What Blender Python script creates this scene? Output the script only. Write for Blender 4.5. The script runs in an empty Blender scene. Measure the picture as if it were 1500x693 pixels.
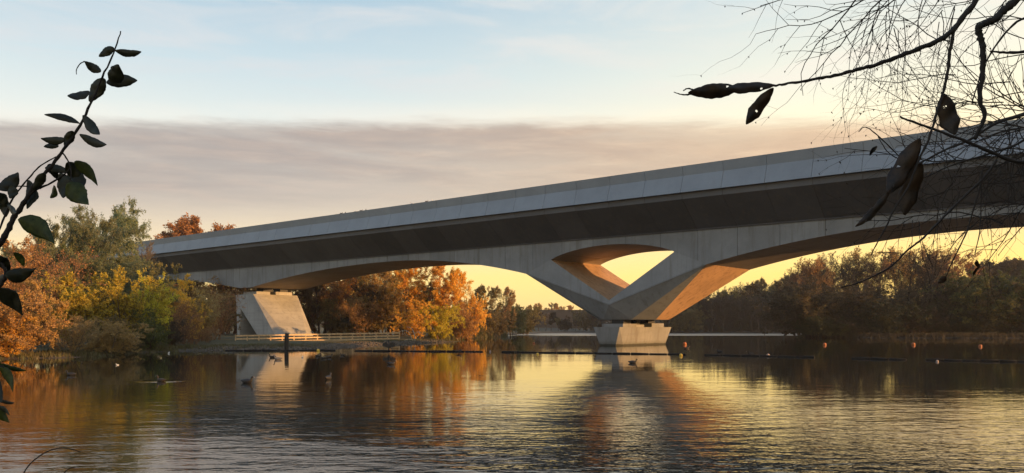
import bpy, math, random
import numpy as np
from mathutils import Vector, noise

# ------------------------------------------------------------------ camera, world, sun
scene = bpy.context.scene
F = 1200.0                      # focal length in pixels of the 1500 px wide photograph
HZ = 480.0                      # horizon row
EYE = 1.8
cam_d = bpy.data.cameras.new('camera')
cam_d.sensor_width = 36.0
cam_d.lens = 36.0 * F / 1500.0
cam_d.shift_y = (HZ - 346.5) / 1500.0
cam_d.clip_start = 0.05
cam_d.clip_end = 6000
cam = bpy.data.objects.new('camera', cam_d)
scene.collection.objects.link(cam)
cam.location = (0, 0, EYE)
cam.rotation_euler = (math.radians(90), 0, 0)
scene.camera = cam

SUN_AZ = math.radians(108)       # measured from the view direction (+Y) towards +X
SUN_EL = math.radians(6.6)
scene.view_settings.view_transform = 'Standard'
scene.view_settings.look = 'None'
scene.view_settings.exposure = 0.55
scene.view_settings.gamma = 1.0
scene.render.resolution_x = 1024
scene.render.resolution_y = 473


def s2l(c):
    return tuple(((v / 255.0) / 12.92 if v / 255.0 <= 0.04045 else ((v / 255.0 + 0.055) / 1.055) ** 2.4) for v in c)


class NB:
    """tiny node builder"""
    def __init__(self, tree):
        self.t = tree; self.n = tree.nodes; self.l = tree.links

    def add(self, typ, **kw):
        nd = self.n.new(typ)
        for k, v in kw.items():
            setattr(nd, k, v)
        return nd

    def put(self, sock, v):
        if hasattr(v, 'is_linked') or isinstance(v, bpy.types.NodeSocket):
            self.l.new(v, sock)
        elif v is not None:
            sock.default_value = v

    def math(self, op, a, b=None, c=None, clamp=False):
        nd = self.add('ShaderNodeMath', operation=op, use_clamp=clamp)
        self.put(nd.inputs[0], a)
        if b is not None: self.put(nd.inputs[1], b)
        if c is not None: self.put(nd.inputs[2], c)
        return nd.outputs[0]

    def vmath(self, op, a, b=None):
        nd = self.add('ShaderNodeVectorMath', operation=op)
        self.put(nd.inputs[0], a)
        if b is not None: self.put(nd.inputs[1], b)
        return nd.outputs['Value'] if op in ('DOT_PRODUCT', 'LENGTH') else nd.outputs[0]

    def mix(self, f, a, b, blend='MIX'):
        nd = self.add('ShaderNodeMix', data_type='RGBA', blend_type=blend)
        self.put(nd.inputs[0], f)
        for s, v in ((nd.inputs[6], a), (nd.inputs[7], b)):
            if isinstance(v, tuple) and len(v) == 3: v = v + (1,)
            self.put(s, v)
        return nd.outputs[2]

    def mapr(self, v, a, b, c=0.0, d=1.0, smooth=True):
        nd = self.add('ShaderNodeMapRange', interpolation_type='SMOOTHSTEP' if smooth else 'LINEAR')
        self.put(nd.inputs[0], v)
        for i, x in enumerate((a, b, c, d)): nd.inputs[1 + i].default_value = x
        return nd.outputs[0]

    def noise(self, vec, scale, detail=3, rough=0.55, dist=0.0, col=False):
        nd = self.add('ShaderNodeTexNoise')
        if vec is not None: self.l.new(vec, nd.inputs['Vector'])
        nd.inputs['Scale'].default_value = scale
        nd.inputs['Detail'].default_value = detail
        nd.inputs['Roughness'].default_value = rough
        nd.inputs['Distortion'].default_value = dist
        return nd.outputs['Color' if col else 'Fac']

    def mapping(self, vec, scale=(1, 1, 1), loc=(0, 0, 0), rot=(0, 0, 0)):
        nd = self.add('ShaderNodeMapping')
        self.l.new(vec, nd.inputs[0])
        nd.inputs['Location'].default_value = loc
        nd.inputs['Rotation'].default_value = rot
        nd.inputs['Scale'].default_value = scale
        return nd.outputs[0]

    def ramp(self, f, stops):
        nd = self.add('ShaderNodeValToRGB')
        cr = nd.color_ramp
        while len(cr.elements) > 1: cr.elements.remove(cr.elements[-1])
        cr.elements[0].position = stops[0][0]
        cr.elements[0].color = tuple(stops[0][1]) + (1,)
        for p, c in stops[1:]:
            e = cr.elements.new(p); e.color = tuple(c) + (1,)
        self.put(nd.inputs[0], f)
        return nd.outputs[0]


world = bpy.data.worlds.new('World')
scene.world = world
world.use_nodes = True
wn = NB(world.node_tree)
wn.n.clear()
gen = wn.add('ShaderNodeTexCoord').outputs['Generated']
vdir = wn.vmath('NORMALIZE', gen)
sep = wn.add('ShaderNodeSeparateXYZ'); wn.l.new(vdir, sep.inputs[0])
vx, vy, vz = sep.outputs
el = wn.math('DIVIDE', wn.math('ARCSINE', vz), math.radians(90))          # 0..1 over 90 degrees
elc = wn.math('MAXIMUM', el, 0.0)
hl = wn.math('SQRT', wn.math('ADD', wn.math('MULTIPLY', vx, vx), wn.math('ADD', wn.math('MULTIPLY', vy, vy), 1e-5)))
caz = wn.math('DIVIDE', wn.math('ADD', wn.math('MULTIPLY', vx, math.sin(SUN_AZ)), wn.math('MULTIPLY', vy, math.cos(SUN_AZ))), hl)
elr = wn.math('POWER', elc, 0.5)                                          # more room near the horizon
def E(deg): return math.sqrt(deg / 90.0)
cool = wn.ramp(elr, [(0, s2l((236, 196, 132))), (E(3.5), s2l((242, 212, 138))), (E(6), s2l((222, 202, 166))), (E(9), s2l((208, 196, 180))),
                     (E(13), s2l((204, 208, 202))), (E(17), s2l((178, 194, 200))), (E(22), s2l((150, 174, 190))), (E(40), s2l((98, 130, 168))), (1, s2l((66, 94, 138)))])
warm = wn.ramp(elr, [(0, s2l((252, 186, 88))), (E(3.5), s2l((255, 214, 112))), (E(7), s2l((253, 218, 146))), (E(11), s2l((246, 228, 182))),
                     (E(16), s2l((222, 218, 196))), (E(22), s2l((190, 200, 200))), (E(40), s2l((120, 148, 176))), (1, s2l((74, 104, 152)))])
waz = wn.mapr(caz, -0.62, 0.28)
sky = wn.mix(waz, cool, warm)
# long low cloud bank and thin high streaks
cl_v = wn.mapping(vdir, scale=(2.2, 2.2, 16))
n1 = wn.noise(cl_v, 1.6, 5, 0.6, 0.4)
n2 = wn.noise(wn.mapping(vdir, scale=(5, 5, 40), loc=(3, 1, 0)), 2.2, 6, 0.62, 0.3)
eld = wn.math('MULTIPLY', el, 90.0)
elj = wn.math('ADD', eld, wn.math('MULTIPLY', wn.math('SUBTRACT', n2, 0.5), 0.9))
# a straight-edged bank lying across the view direction: its height is the slope z / |y|
qs = wn.math('DIVIDE', vz, wn.math('ADD', wn.math('ABSOLUTE', vy), 0.02))
n3 = wn.noise(wn.mapping(vdir, scale=(7, 7, 60), loc=(1, 4, 0)), 3.0, 7, 0.68, 0.5)
qj = wn.math('ADD', qs, wn.math('ADD', wn.math('MULTIPLY', wn.math('SUBTRACT', n2, 0.5), 0.016), wn.math('MULTIPLY', wn.math('SUBTRACT', n3, 0.5), 0.012)))
band_top = wn.mapr(qj, 0.256, 0.234)
band_bot = wn.mapr(qj, 0.085, 0.185)
band = wn.math('MULTIPLY', band_top, band_bot)
band = wn.math('MULTIPLY', band, wn.mapr(n1, 0.30, 0.66, 0.78, 1.0))
band = wn.math('MULTIPLY', band, wn.mapr(caz, 0.15, 0.60, 1.0, 0.45))
cloud_c = wn.mix(waz, s2l((152, 144, 140)), s2l((196, 166, 136)))
cloud_c = wn.mix(wn.mapr(n2, 0.30, 1.15), cloud_c, wn.mix(waz, s2l((186, 166, 152)), s2l((232, 200, 160))))
sky = wn.mix(band, sky, cloud_c)
rim = wn.math('MULTIPLY', wn.mapr(qj, 0.236, 0.250), wn.mapr(qj, 0.276, 0.254))
sky = wn.mix(wn.math('MULTIPLY', rim, wn.mapr(n1, 0.35, 0.65, 0.05, 0.28)), sky, wn.mix(waz, s2l((226, 214, 200)), s2l((252, 226, 184))))
high = wn.noise(wn.mapping(vdir, scale=(1.4, 1.4, 9), loc=(0.3, 2, 1)), 3.0, 7, 0.6, 0.6)
hm = wn.math('MULTIPLY', wn.mapr(high, 0.40, 0.72, 0.0, 0.75), wn.mapr(eld, 14.0, 17.0))
sky = wn.mix(hm, sky, wn.mix(waz, s2l((192, 194, 196)), s2l((224, 214, 198))))
nish = wn.add('ShaderNodeTexSky', sky_type='NISHITA')
nish.sun_disc = False
nish.sun_elevation = SUN_EL
nish.sun_rotation = SUN_AZ
bg1 = wn.add('ShaderNodeBackground'); wn.l.new(sky, bg1.inputs[0]); bg1.inputs[1].default_value = 1.10
bg2 = wn.add('ShaderNodeBackground'); wn.l.new(nish.outputs[0], bg2.inputs[0]); bg2.inputs[1].default_value = 0.05
mx = wn.add('ShaderNodeMixShader'); mx.inputs[0].default_value = 0.12
wn.l.new(bg1.outputs[0], mx.inputs[1]); wn.l.new(bg2.outputs[0], mx.inputs[2])
wo = wn.add('ShaderNodeOutputWorld'); wn.l.new(mx.outputs[0], wo.inputs[0])

sun_d = bpy.data.lights.new('sun', 'SUN')
sun_d.energy = 5.0
sun_d.angle = math.radians(0.53)
sun_d.color = (1.0, 0.51, 0.175)
sun = bpy.data.objects.new('sun', sun_d)
scene.collection.objects.link(sun)
sd = Vector((math.sin(SUN_AZ) * math.cos(SUN_EL), math.cos(SUN_AZ) * math.cos(SUN_EL), math.sin(SUN_EL)))
sun.rotation_euler = sd.to_track_quat('Z', 'Y').to_euler()
sun.location = (60, 0, 60)

# ------------------------------------------------------------------ helpers
C = scene.collection


def tag(o, label=None, cat=None, group=None, kind=None):
    if label: o['label'] = label
    if cat: o['category'] = cat
    if group: o['group'] = group
    if kind: o['kind'] = kind
    return o


def wpos(o):
    p = Vector((0, 0, 0))
    while o is not None:
        p = p + o.location; o = o.parent
    return p


def empty(name, loc):
    o = bpy.data.objects.new(name, None)
    o.empty_display_size = 0.3
    o.location = loc
    C.objects.link(o)
    return o


def mesh_data(name, verts, faces, mat, smooth=False):
    me = bpy.data.meshes.new(name)
    me.from_pydata([tuple(v) for v in verts], [], [tuple(f) for f in faces])
    if mat is not None: me.materials.append(mat)
    if smooth: me.polygons.foreach_set('use_smooth', [True] * len(me.polygons))
    me.update()
    return me


def np_mesh(name, V, Fq, mat, smooth=False):
    """V (n,3), Fq (m,k) all faces the same size"""
    me = bpy.data.meshes.new(name)
    V = np.ascontiguousarray(V, dtype=np.float32); Fq = np.ascontiguousarray(Fq, dtype=np.int32)
    k = Fq.shape[1]
    me.vertices.add(len(V)); me.vertices.foreach_set('co', V.ravel())
    me.loops.add(Fq.size); me.loops.foreach_set('vertex_index', Fq.ravel())
    me.polygons.add(len(Fq))
    me.polygons.foreach_set('loop_start', np.arange(0, Fq.size, k, dtype=np.int32))
    me.polygons.foreach_set('use_smooth', np.full(len(Fq), smooth))
    if mat is not None: me.materials.append(mat)
    me.update(calc_edges=True)
    return me


def put(name, me, loc, parent=None):
    """object at WORLD loc, parents never rotate"""
    o = bpy.data.objects.new(name, me)
    o.location = Vector(loc) - (wpos(parent) if parent else Vector((0, 0, 0)))
    C.objects.link(o)
    if parent: o.parent = parent
    return o


def part(name, verts, faces, mat, parent=None, origin=None, smooth=False):
    """verts in world coordinates"""
    verts = [Vector(v) for v in verts]
    if origin is None:
        origin = sum(verts, Vector()) / len(verts)
    origin = Vector(origin)
    me = mesh_data(name, [v - origin for v in verts], faces, mat, smooth)
    fix_normals(me)
    return put(name, me, origin, parent)


def fix_normals(me):
    import bmesh
    bm = bmesh.new(); bm.from_mesh(me)
    bmesh.ops.recalc_face_normals(bm, faces=bm.faces)
    bm.to_mesh(me); bm.free()


def at(px, py, d):
    return Vector(((px - 750) / F * d, d, EYE + (HZ - py) / F * d))


def gpx(px, d, z=0.0):
    return Vector(((px - 750) / F * d, d, z))


def tube_arrays(segs, k):
    """segs (n,8): p0 p1 r0 r1 -> separate prisms"""
    P0 = segs[:, 0:3]; P1 = segs[:, 3:6]; R0 = segs[:, 6]; R1 = segs[:, 7]
    D = P1 - P0
    D /= (np.linalg.norm(D, axis=1, keepdims=True) + 1e-9)
    ref = np.where(np.abs(D[:, 2:3]) > 0.9, np.array([[1.0, 0, 0]]), np.array([[0, 0, 1.0]]))
    A = np.cross(D, ref); A /= (np.linalg.norm(A, axis=1, keepdims=True) + 1e-9)
    B = np.cross(D, A)
    n = len(segs)
    V = np.empty((n, 2 * k, 3))
    for i in range(k):
        a = 2 * math.pi * i / k
        dirv = A * math.cos(a) + B * math.sin(a)
        V[:, i] = P0 + dirv * R0[:, None]
        V[:, k + i] = P1 + dirv * R1[:, None]
    base = (np.arange(n) * 2 * k)[:, None]
    Fs = []
    for i in range(k):
        j = (i + 1) % k
        Fs.append(np.concatenate([base + i, base + j, base + k + j, base + k + i], axis=1))
    return V.reshape(-1, 3), np.concatenate(Fs, axis=0)


def sweep(pts, radii, k=8, cap=True):
    """connected tube through pts; returns verts, faces"""
    pts = [Vector(p) for p in pts]
    V = []; Fc = []
    up = Vector((0, 0, 1))
    prevA = None
    for i, p in enumerate(pts):
        d = (pts[min(i + 1, len(pts) - 1)] - pts[max(i - 1, 0)]).normalized()
        if prevA is None:
            A = d.cross(up if abs(d.z) < 0.9 else Vector((1, 0, 0))).normalized()
        else:
            A = (prevA - d * prevA.dot(d)).normalized()
        prevA = A
        B = d.cross(A)
        for j in range(k):
            a = 2 * math.pi * j / k
            V.append(p + (A * math.cos(a) + B * math.sin(a)) * radii[i])
    for i in range(len(pts) - 1):
        for j in range(k):
            a = i * k + j; b = i * k + (j + 1) % k
            Fc.append((a, b, b + k, a + k))
    if cap:
        Fc.append(tuple(range(k))[::-1]); Fc.append(tuple((len(pts) - 1) * k + j for j in range(k)))
    return V, Fc


def catmull(pts, n=5):
    pts = [Vector(p) for p in pts]
    out = []
    for i in range(len(pts) - 1):
        p0 = pts[max(i - 1, 0)]; p1 = pts[i]; p2 = pts[i + 1]; p3 = pts[min(i + 2, len(pts) - 1)]
        for j in range(n):
            t = j / n
            out.append(0.5 * ((2 * p1) + (p2 - p0) * t + (2 * p0 - 5 * p1 + 4 * p2 - p3) * t * t + (3 * p1 - p0 - 3 * p2 + p3) * t ** 3))
    out.append(pts[-1])
    return out


def box_vf(c, sx, sy, sz, rz=0.0):
    V = []
    for x, y, z in ((-1, -1, -1), (1, -1, -1), (1, 1, -1), (-1, 1, -1), (-1, -1, 1), (1, -1, 1), (1, 1, 1), (-1, 1, 1)):
        a, b = x * sx / 2, y * sy / 2
        V.append(Vector((c[0] + a * math.cos(rz) - b * math.sin(rz), c[1] + a * math.sin(rz) + b * math.cos(rz), c[2] + z * sz / 2)))
    return V, [(0, 3, 2, 1), (4, 5, 6, 7), (0, 1, 5, 4), (1, 2, 6, 5), (2, 3, 7, 6), (3, 0, 4, 7)]


# ------------------------------------------------------------------ materials
def new_mat(name):
    m = bpy.data.materials.new(name); m.use_nodes = True
    nb = NB(m.node_tree)
    bsdf = nb.n.get('Principled BSDF')
    return m, nb, bsdf


def concrete(name, base, var=0.10, streak=0.25, rough=0.8, stain=(0.11, 0.10, 0.085), band=0.0, rnd=0.12, wet=False):
    m, nb, b = new_mat(name)
    geo = nb.add('ShaderNodeNewGeometry').outputs['Position']
    oi = nb.add('ShaderNodeObjectInfo')
    big = nb.noise(geo, 0.35, 5, 0.6)
    mid = nb.noise(geo, 2.2, 5, 0.65)
    fine = nb.noise(geo, 14, 4, 0.6)
    st = nb.noise(nb.mapping(geo, scale=(1.3, 1.3, 0.10)), 1.6, 5, 0.65)
    c = nb.mix(nb.mapr(big, 0.3, 0.7), tuple(v * (1 - var) for v in base), tuple(v * (1 + var) for v in base))
    c = nb.mix(nb.math('MULTIPLY', nb.mapr(st, 0.48, 0.72), streak), c, stain)
    c = nb.mix(nb.math('MULTIPLY', nb.mapr(mid, 0.5, 0.75), 0.25), c, tuple(v * 0.72 for v in base))
    c = nb.mix(nb.math('MULTIPLY', nb.mapr(fine, 0.35, 0.7), 0.18), c, tuple(min(1, v * 1.35) for v in base))
    if band > 0:
        w = nb.noise(nb.mapping(geo, scale=(0.05, 0.05, 1.0)), 2.6, 3, 0.5)
        c = nb.mix(nb.math('MULTIPLY', nb.mapr(w, 0.5, 0.6), band), c, tuple(v * 0.6 for v in base))
    if wet:
        sz = nb.add('ShaderNodeSeparateXYZ'); nb.l.new(geo, sz.inputs[0])
        zz = nb.math('ADD', sz.outputs[2], nb.math('MULTIPLY', nb.math('SUBTRACT', mid, 0.5), 0.22))
        c = nb.mix(nb.mapr(zz, 0.55, 0.12, 0.0, 0.45), c, (0.07, 0.075, 0.045))
        c = nb.mix(nb.mapr(zz, 0.20, 0.10, 0.0, 0.9), c, (0.022, 0.022, 0.014))
    hsv = nb.add('ShaderNodeHueSaturation')
    nb.l.new(c, hsv.inputs['Color'])
    nb.l.new(nb.math('ADD', nb.math('MULTIPLY', oi.outputs['Random'], rnd * 2), 1 - rnd), hsv.inputs['Value'])
    nb.l.new(hsv.outputs[0], b.inputs['Base Color'])
    b.inputs['Roughness'].default_value = rough
    bump = nb.add('ShaderNodeBump'); bump.inputs['Strength'].default_value = 0.35; bump.inputs['Distance'].default_value = 0.02
    nb.l.new(nb.math('ADD', fine, mid), bump.inputs['Height'])
    nb.l.new(bump.outputs[0], b.inputs['Normal'])
    return m


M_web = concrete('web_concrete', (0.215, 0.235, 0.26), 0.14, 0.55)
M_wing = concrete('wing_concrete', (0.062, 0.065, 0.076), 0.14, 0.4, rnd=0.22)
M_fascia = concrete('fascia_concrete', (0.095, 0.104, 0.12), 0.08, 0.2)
M_par = concrete('parapet_concrete', (0.215, 0.258, 0.31), 0.08, 0.12, rough=0.55, stain=(0.17, 0.18, 0.20), rnd=0.035)
M_soffit = concrete('soffit_concrete', (0.24, 0.20, 0.16), 0.12, 0.15)  # warm light thrown up from the water is put into this tint
M_leg = concrete('leg_concrete', (0.215, 0.235, 0.26), 0.14, 0.5)
M_glow = concrete('glow_tinted_concrete', (0.40, 0.255, 0.15), 0.16, 0.85, stain=(0.17, 0.10, 0.055), rough=0.7)  # sunset and water-reflected glow painted into the leg colour, plus formwork streaks
M_plinth = concrete('plinth_concrete', (0.20, 0.205, 0.21), 0.16, 0.7, band=0.2, wet=True)
M_pier = concrete('pier_concrete', (0.34, 0.345, 0.345), 0.14, 0.40, band=0.25)
M_dark, _nb, _b = new_mat('bearing_rubber'); _b.inputs['Base Color'].default_value = (0.012, 0.012, 0.013, 1); _b.inputs['Roughness'].default_value = 0.6


def plain(name, col, rough=0.6, scale=6, var=0.3, metal=0.0):
    m, nb, b = new_mat(name)
    tc = nb.add('ShaderNodeTexCoord').outputs['Object']
    n = nb.noise(tc, scale, 4, 0.6)
    c = nb.mix(nb.mapr(n, 0.3, 0.7), tuple(v * (1 - var) for v in col), tuple(min(1, v * (1 + var)) for v in col))
    nb.l.new(c, b.inputs['Base Color'])
    b.inputs['Roughness'].default_value = rough
    b.inputs['Metallic'].default_value = metal
    return m


def bark(name, col):
    m, nb, b = new_mat(name)
    tc = nb.add('ShaderNodeTexCoord').outputs['Object']
    n = nb.noise(nb.mapping(tc, scale=(3, 3, 0.8)), 4, 5, 0.65)
    c = nb.mix(nb.mapr(n, 0.3, 0.7), tuple(v * 0.6 for v in col), tuple(v * 1.35 for v in col))
    nb.l.new(c, b.inputs['Base Color'])
    b.inputs['Roughness'].default_value = 0.85
    return m


def leafmat(name, c1, c2, c3=None, trans=0.45):
    m, nb, b = new_mat(name)
    g = nb.add('ShaderNodeNewGeometry')
    tc = nb.add('ShaderNodeTexCoord').outputs['Object']
    oi = nb.add('ShaderNodeObjectInfo').outputs['Random']
    n = nb.noise(tc, 0.9, 3, 0.6)
    f = nb.math('ADD', nb.math('MULTIPLY', g.outputs['Random Per Island'], 0.55), nb.math('MULTIPLY', nb.mapr(n, 0.3, 0.7), 0.45))
    c = nb.mix(f, c1, c2)
    if c3:
        c = nb.mix(nb.mapr(g.outputs['Random Per Island'], 0.80, 0.86), c, c3)
    hsv = nb.add('ShaderNodeHueSaturation'); nb.l.new(c, hsv.inputs['Color'])
    nb.l.new(nb.math('ADD', nb.math('MULTIPLY', oi, 0.04), 0.48), hsv.inputs['Hue'])
    nb.l.new(nb.math('ADD', nb.math('MULTIPLY', oi, 0.4), 1.0), hsv.inputs['Value'])
    nb.l.new(hsv.outputs[0], b.inputs['Base Color'])
    b.inputs['Roughness'].default_value = 0.55
    tr = nb.add('ShaderNodeBsdfTranslucent'); nb.l.new(hsv.outputs[0], tr.inputs[0])
    ms = nb.add('ShaderNodeMixShader'); ms.inputs[0].default_value = trans
    nb.l.new(b.outputs[0], ms.inputs[1]); nb.l.new(tr.outputs[0], ms.inputs[2])
    out = nb.n.get('Material Output'); nb.l.new(ms.outputs[0], out.inputs[0])
    return m


B_brown = bark('brown_bark', (0.075, 0.055, 0.04))
B_grey = bark('grey_bark', (0.13, 0.11, 0.085))
B_red = bark('reddish_bark', (0.20, 0.105, 0.055))
B_black = bark('dark_bark', (0.02, 0.016, 0.013))
L_willow = leafmat('willow_leaf', (0.11, 0.15, 0.08), (0.19, 0.23, 0.125), (0.27, 0.27, 0.13))
L_yellow = leafmat('yellow_leaf', (0.44, 0.40, 0.04), (0.72, 0.60, 0.06), (0.14, 0.14, 0.04))
L_orange = leafmat('orange_leaf', (0.64, 0.33, 0.05), (0.86, 0.55, 0.09), (0.30, 0.22, 0.05))
L_copper = leafmat('copper_leaf', (0.33, 0.18, 0.065), (0.54, 0.31, 0.11), (0.12, 0.07, 0.03))
L_russet = leafmat('russet_leaf', (0.16, 0.065, 0.03), (0.30, 0.12, 0.045))
L_olive = leafmat('olive_leaf', (0.12, 0.105, 0.04), (0.22, 0.18, 0.065), (0.24, 0.16, 0.05))
L_tan = leafmat('tan_leaf', (0.30, 0.22, 0.09), (0.46, 0.33, 0.13), (0.34, 0.20, 0.05))
L_dgreen = leafmat('dark_green_leaf', (0.022, 0.030, 0.014), (0.055, 0.062, 0.024), (0.10, 0.085, 0.03))
L_mgreen = leafmat('green_leaf', (0.05, 0.065, 0.02), (0.11, 0.12, 0.035), (0.18, 0.15, 0.03))
L_dull = leafmat('dull_brown_leaf', (0.035, 0.028, 0.018), (0.075, 0.056, 0.032))

# ------------------------------------------------------------------ terrain and water
LAKE = [(-3, 2.2), (-12, 6), (-32, 16), (-52, 32), (-38, 43), (-28.8, 46.5), (-26.2, 50), (-26.2, 57), (-25, 63), (-21.5, 66.5), (-17.6, 69), (-15.4, 76),
        (-13.6, 88), (-8.2, 100), (-6.6, 106), (-9.5, 113), (-8.5, 130), (-5, 155), (-1, 190), (3, 225), (12, 262), (35, 280), (60, 286), (85, 286), (100, 276), (92, 240),
        (74, 205), (61, 172), (56, 153), (62, 144), (78, 141), (100, 140), (140, 134), (200, 120), (260, 60), (260, -30), (160, -60), (60, -30), (12, -4), (4, 2.2)]
LK = np.array(LAKE, float)


def lake_dist(X, Y):
    """signed distance to the shore, positive on land"""
    n = len(LK)
    dmin = np.full(X.shape, 1e9); inside = np.zeros(X.shape, bool)
    for i in range(n):
        x0, y0 = LK[i]; x1, y1 = LK[(i + 1) % n]
        dx, dy = x1 - x0, y1 - y0
        t = np.clip(((X - x0) * dx + (Y - y0) * dy) / (dx * dx + dy * dy), 0, 1)
        dmin = np.minimum(dmin, np.hypot(X - (x0 + t * dx), Y - (y0 + t * dy)))
        c = ((y0 > Y) != (y1 > Y)) & (X < (x1 - x0) * (Y - y0) / (y1 - y0 + 1e-12) + x0)
        inside ^= c
    return np.where(inside, -dmin, dmin)


def axis(lo, hi, fine_lo, fine_hi, step, grow=1.22):
    a = list(np.arange(fine_lo, fine_hi + 1e-6, step))
    s = step; x = fine_hi
    while x < hi: s *= grow; x += s; a.append(x)
    s = step; x = fine_lo
    while x > lo: s *= grow; x -= s; a.insert(0, x)
    return np.array(a)


def height(X, Y):
    dd = lake_dist(X, Y)
    wob = 0.5 * np.sin(X * 0.9 + Y * 0.4) + 0.4 * np.sin(X * 0.37 - Y * 0.8) + 0.25 * np.sin(2.3 * X + 1.7 * Y)
    dd = dd + wob * 0.35
    z = np.where(dd > 0, 0.36 * (1 - np.exp(-dd / 3.0)) + np.clip(dd / 160, 0, 1) * 1.0, np.maximum(dd * 0.25, -1.2))
    near = np.clip((8 - np.hypot(X, Y)) / 6, 0, 1)
    z = np.where((dd > 0), z - near * 0.1, z)
    z = z + np.where(dd > 0.4, 0.07 * np.sin(X * 1.7) * np.sin(Y * 1.3 + X * 0.3), 0)
    q = np.clip((dd - 45) / 120, 0, 1) * (Y > 150)
    z = z + 9.0 * q * q * (3 - 2 * q)
    return z


XS = axis(-2600, 2600, -60, 110, 1.0); YS = axis(-900, 4200, -10, 160, 1.0)
GX, GY = np.meshgrid(XS, YS)
GZ = height(GX, GY)
V = np.stack([GX.ravel(), GY.ravel(), GZ.ravel()], 1)
nx, ny = len(XS), len(YS)
idx = np.arange(nx * ny).reshape(ny, nx)
Fq = np.stack([idx[:-1, :-1].ravel(), idx[:-1, 1:].ravel(), idx[1:, 1:].ravel(), idx[1:, :-1].ravel()], 1)
m, nb, b = new_mat('bank_soil')
geo = nb.add('ShaderNodeNewGeometry').outputs['Position']
sp = nb.add('ShaderNodeSeparateXYZ'); nb.l.new(geo, sp.inputs[0])
g1 = nb.noise(geo, 0.8, 5, 0.6); g2 = nb.noise(geo, 9, 4, 0.7)
grass = nb.mix(nb.mapr(g1, 0.3, 0.7), (0.045, 0.05, 0.018), (0.10, 0.085, 0.035))
grav = nb.mix(nb.mapr(g2, 0.3, 0.7), (0.030, 0.025, 0.018), (0.10, 0.082, 0.060))
zz = nb.math('ADD', sp.outputs[2], nb.math('MULTIPLY', nb.math('SUBTRACT', g1, 0.5), 0.25))
mud = nb.mix(nb.mapr(sp.outputs[0], -6.0, 4.0), grav, (0.018, 0.015, 0.011))
grass = nb.mix(nb.mapr(sp.outputs[0], -2.0, 20.0), grass, (0.028, 0.026, 0.013))
nb.l.new(nb.mix(nb.mapr(zz, 0.20, 0.34), mud, grass), b.inputs['Base Color'])
b.inputs['Roughness'].default_value = 0.9
bp = nb.add('ShaderNodeBump'); bp.inputs['Distance'].default_value = 0.06; nb.l.new(g2, bp.inputs['Height']); nb.l.new(bp.outputs[0], b.inputs['Normal'])
ground = put('ground', np_mesh('ground', V, Fq, m, True), (0, 0, 0))
tag(ground, 'muddy and grassy lake banks', kind='structure')

# water: a fine sheet, ripples from the material, calm and ruffled patches by place
m, nb, b = new_mat('lake_water')
geo = nb.add('ShaderNodeNewGeometry').outputs['Position']
sp = nb.add('ShaderNodeSeparateXYZ'); nb.l.new(geo, sp.inputs[0])
yy = sp.outputs[1]; xx = sp.outputs[0]
w1 = nb.noise(nb.mapping(geo, scale=(0.42, 1.0, 1.0)), 1.5, 3, 0.5, 0.3)
w2 = nb.noise(nb.mapping(geo, scale=(0.6, 1.0, 1.0), rot=(0, 0, 0.2)), 4.2, 3, 0.55, 0.2)
w3 = nb.noise(nb.mapping(geo, scale=(0.7, 1.0, 1.0), rot=(0, 0, -0.25)), 0.45, 2, 0.5)
h = nb.math('ADD', nb.math('MULTIPLY', w1, 0.0155), nb.math('ADD', nb.math('MULTIPLY', w2, nb.mapr(yy, 10, 40, 0.0085, 0.0032)), nb.math('MULTIPLY', w3, 0.018)))
patch = nb.noise(nb.mapping(geo, scale=(0.02, 0.07, 1)), 1.0, 3, 0.5)
amp = nb.mapr(patch, 0.38, 0.62, 0.35, 1.0)
amp = nb.math('MULTIPLY', amp, nb.math('ADD', nb.mapr(yy, 9, 27, 1.3, 0.0), nb.mapr(yy, 20, 70, 0.42, 0.26)))
left_calm = nb.math('MULTIPLY', nb.mapr(nb.math('ADD', xx, nb.math('MULTIPLY', yy, 0.22)), -10, -2, 1.0, 0.0), nb.mapr(yy, 14, 30))
amp = nb.math('MULTIPLY', amp, nb.math('SUBTRACT', 1.0, nb.math('MULTIPLY', left_calm, 0.55)))
sx = nb.math('DIVIDE', nb.math('ADD', xx, 11.9), 1.1); sy = nb.math('DIVIDE', nb.math('SUBTRACT', yy, 27.6), 0.8)
splash = nb.mapr(nb.math('ADD', nb.math('MULTIPLY', sx, sx), nb.math('MULTIPLY', sy, sy)), 1.0, 0.0, 0.0, 1.3)
amp = nb.math('ADD', amp, splash)
calm_far = nb.mapr(nb.math('ADD', yy, nb.math('MULTIPLY', patch, 14)), 88, 96, 1.0, 0.25)
amp = nb.math('MULTIPLY', amp, calm_far)
ruf = nb.mapr(nb.math('ADD', yy, nb.math('MULTIPLY', patch, 20)), 190, 200)
bp = nb.add('ShaderNodeBump'); bp.inputs['Distance'].default_value = 1.0; bp.inputs['Strength'].default_value = 1.0
nb.l.new(nb.math('MULTIPLY', h, amp), bp.inputs['Height'])
nb.l.new(bp.outputs[0], b.inputs['Normal'])
b.inputs['Base Color'].default_value = (0.012, 0.014, 0.011, 1)
nb.l.new(nb.math('ADD', nb.math('MULTIPLY', ruf, 0.27), 0.03), b.inputs['Roughness'])
b.inputs['IOR'].default_value = 1.65
WX = axis(-2500, 2500, -60, 100, 4.0, 1.35); WY = axis(-880, 4100, -8, 150, 4.0, 1.35)
a, bb = np.meshgrid(WX, WY); nx, ny = len(WX), len(WY)
idx = np.arange(nx * ny).reshape(ny, nx)
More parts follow.
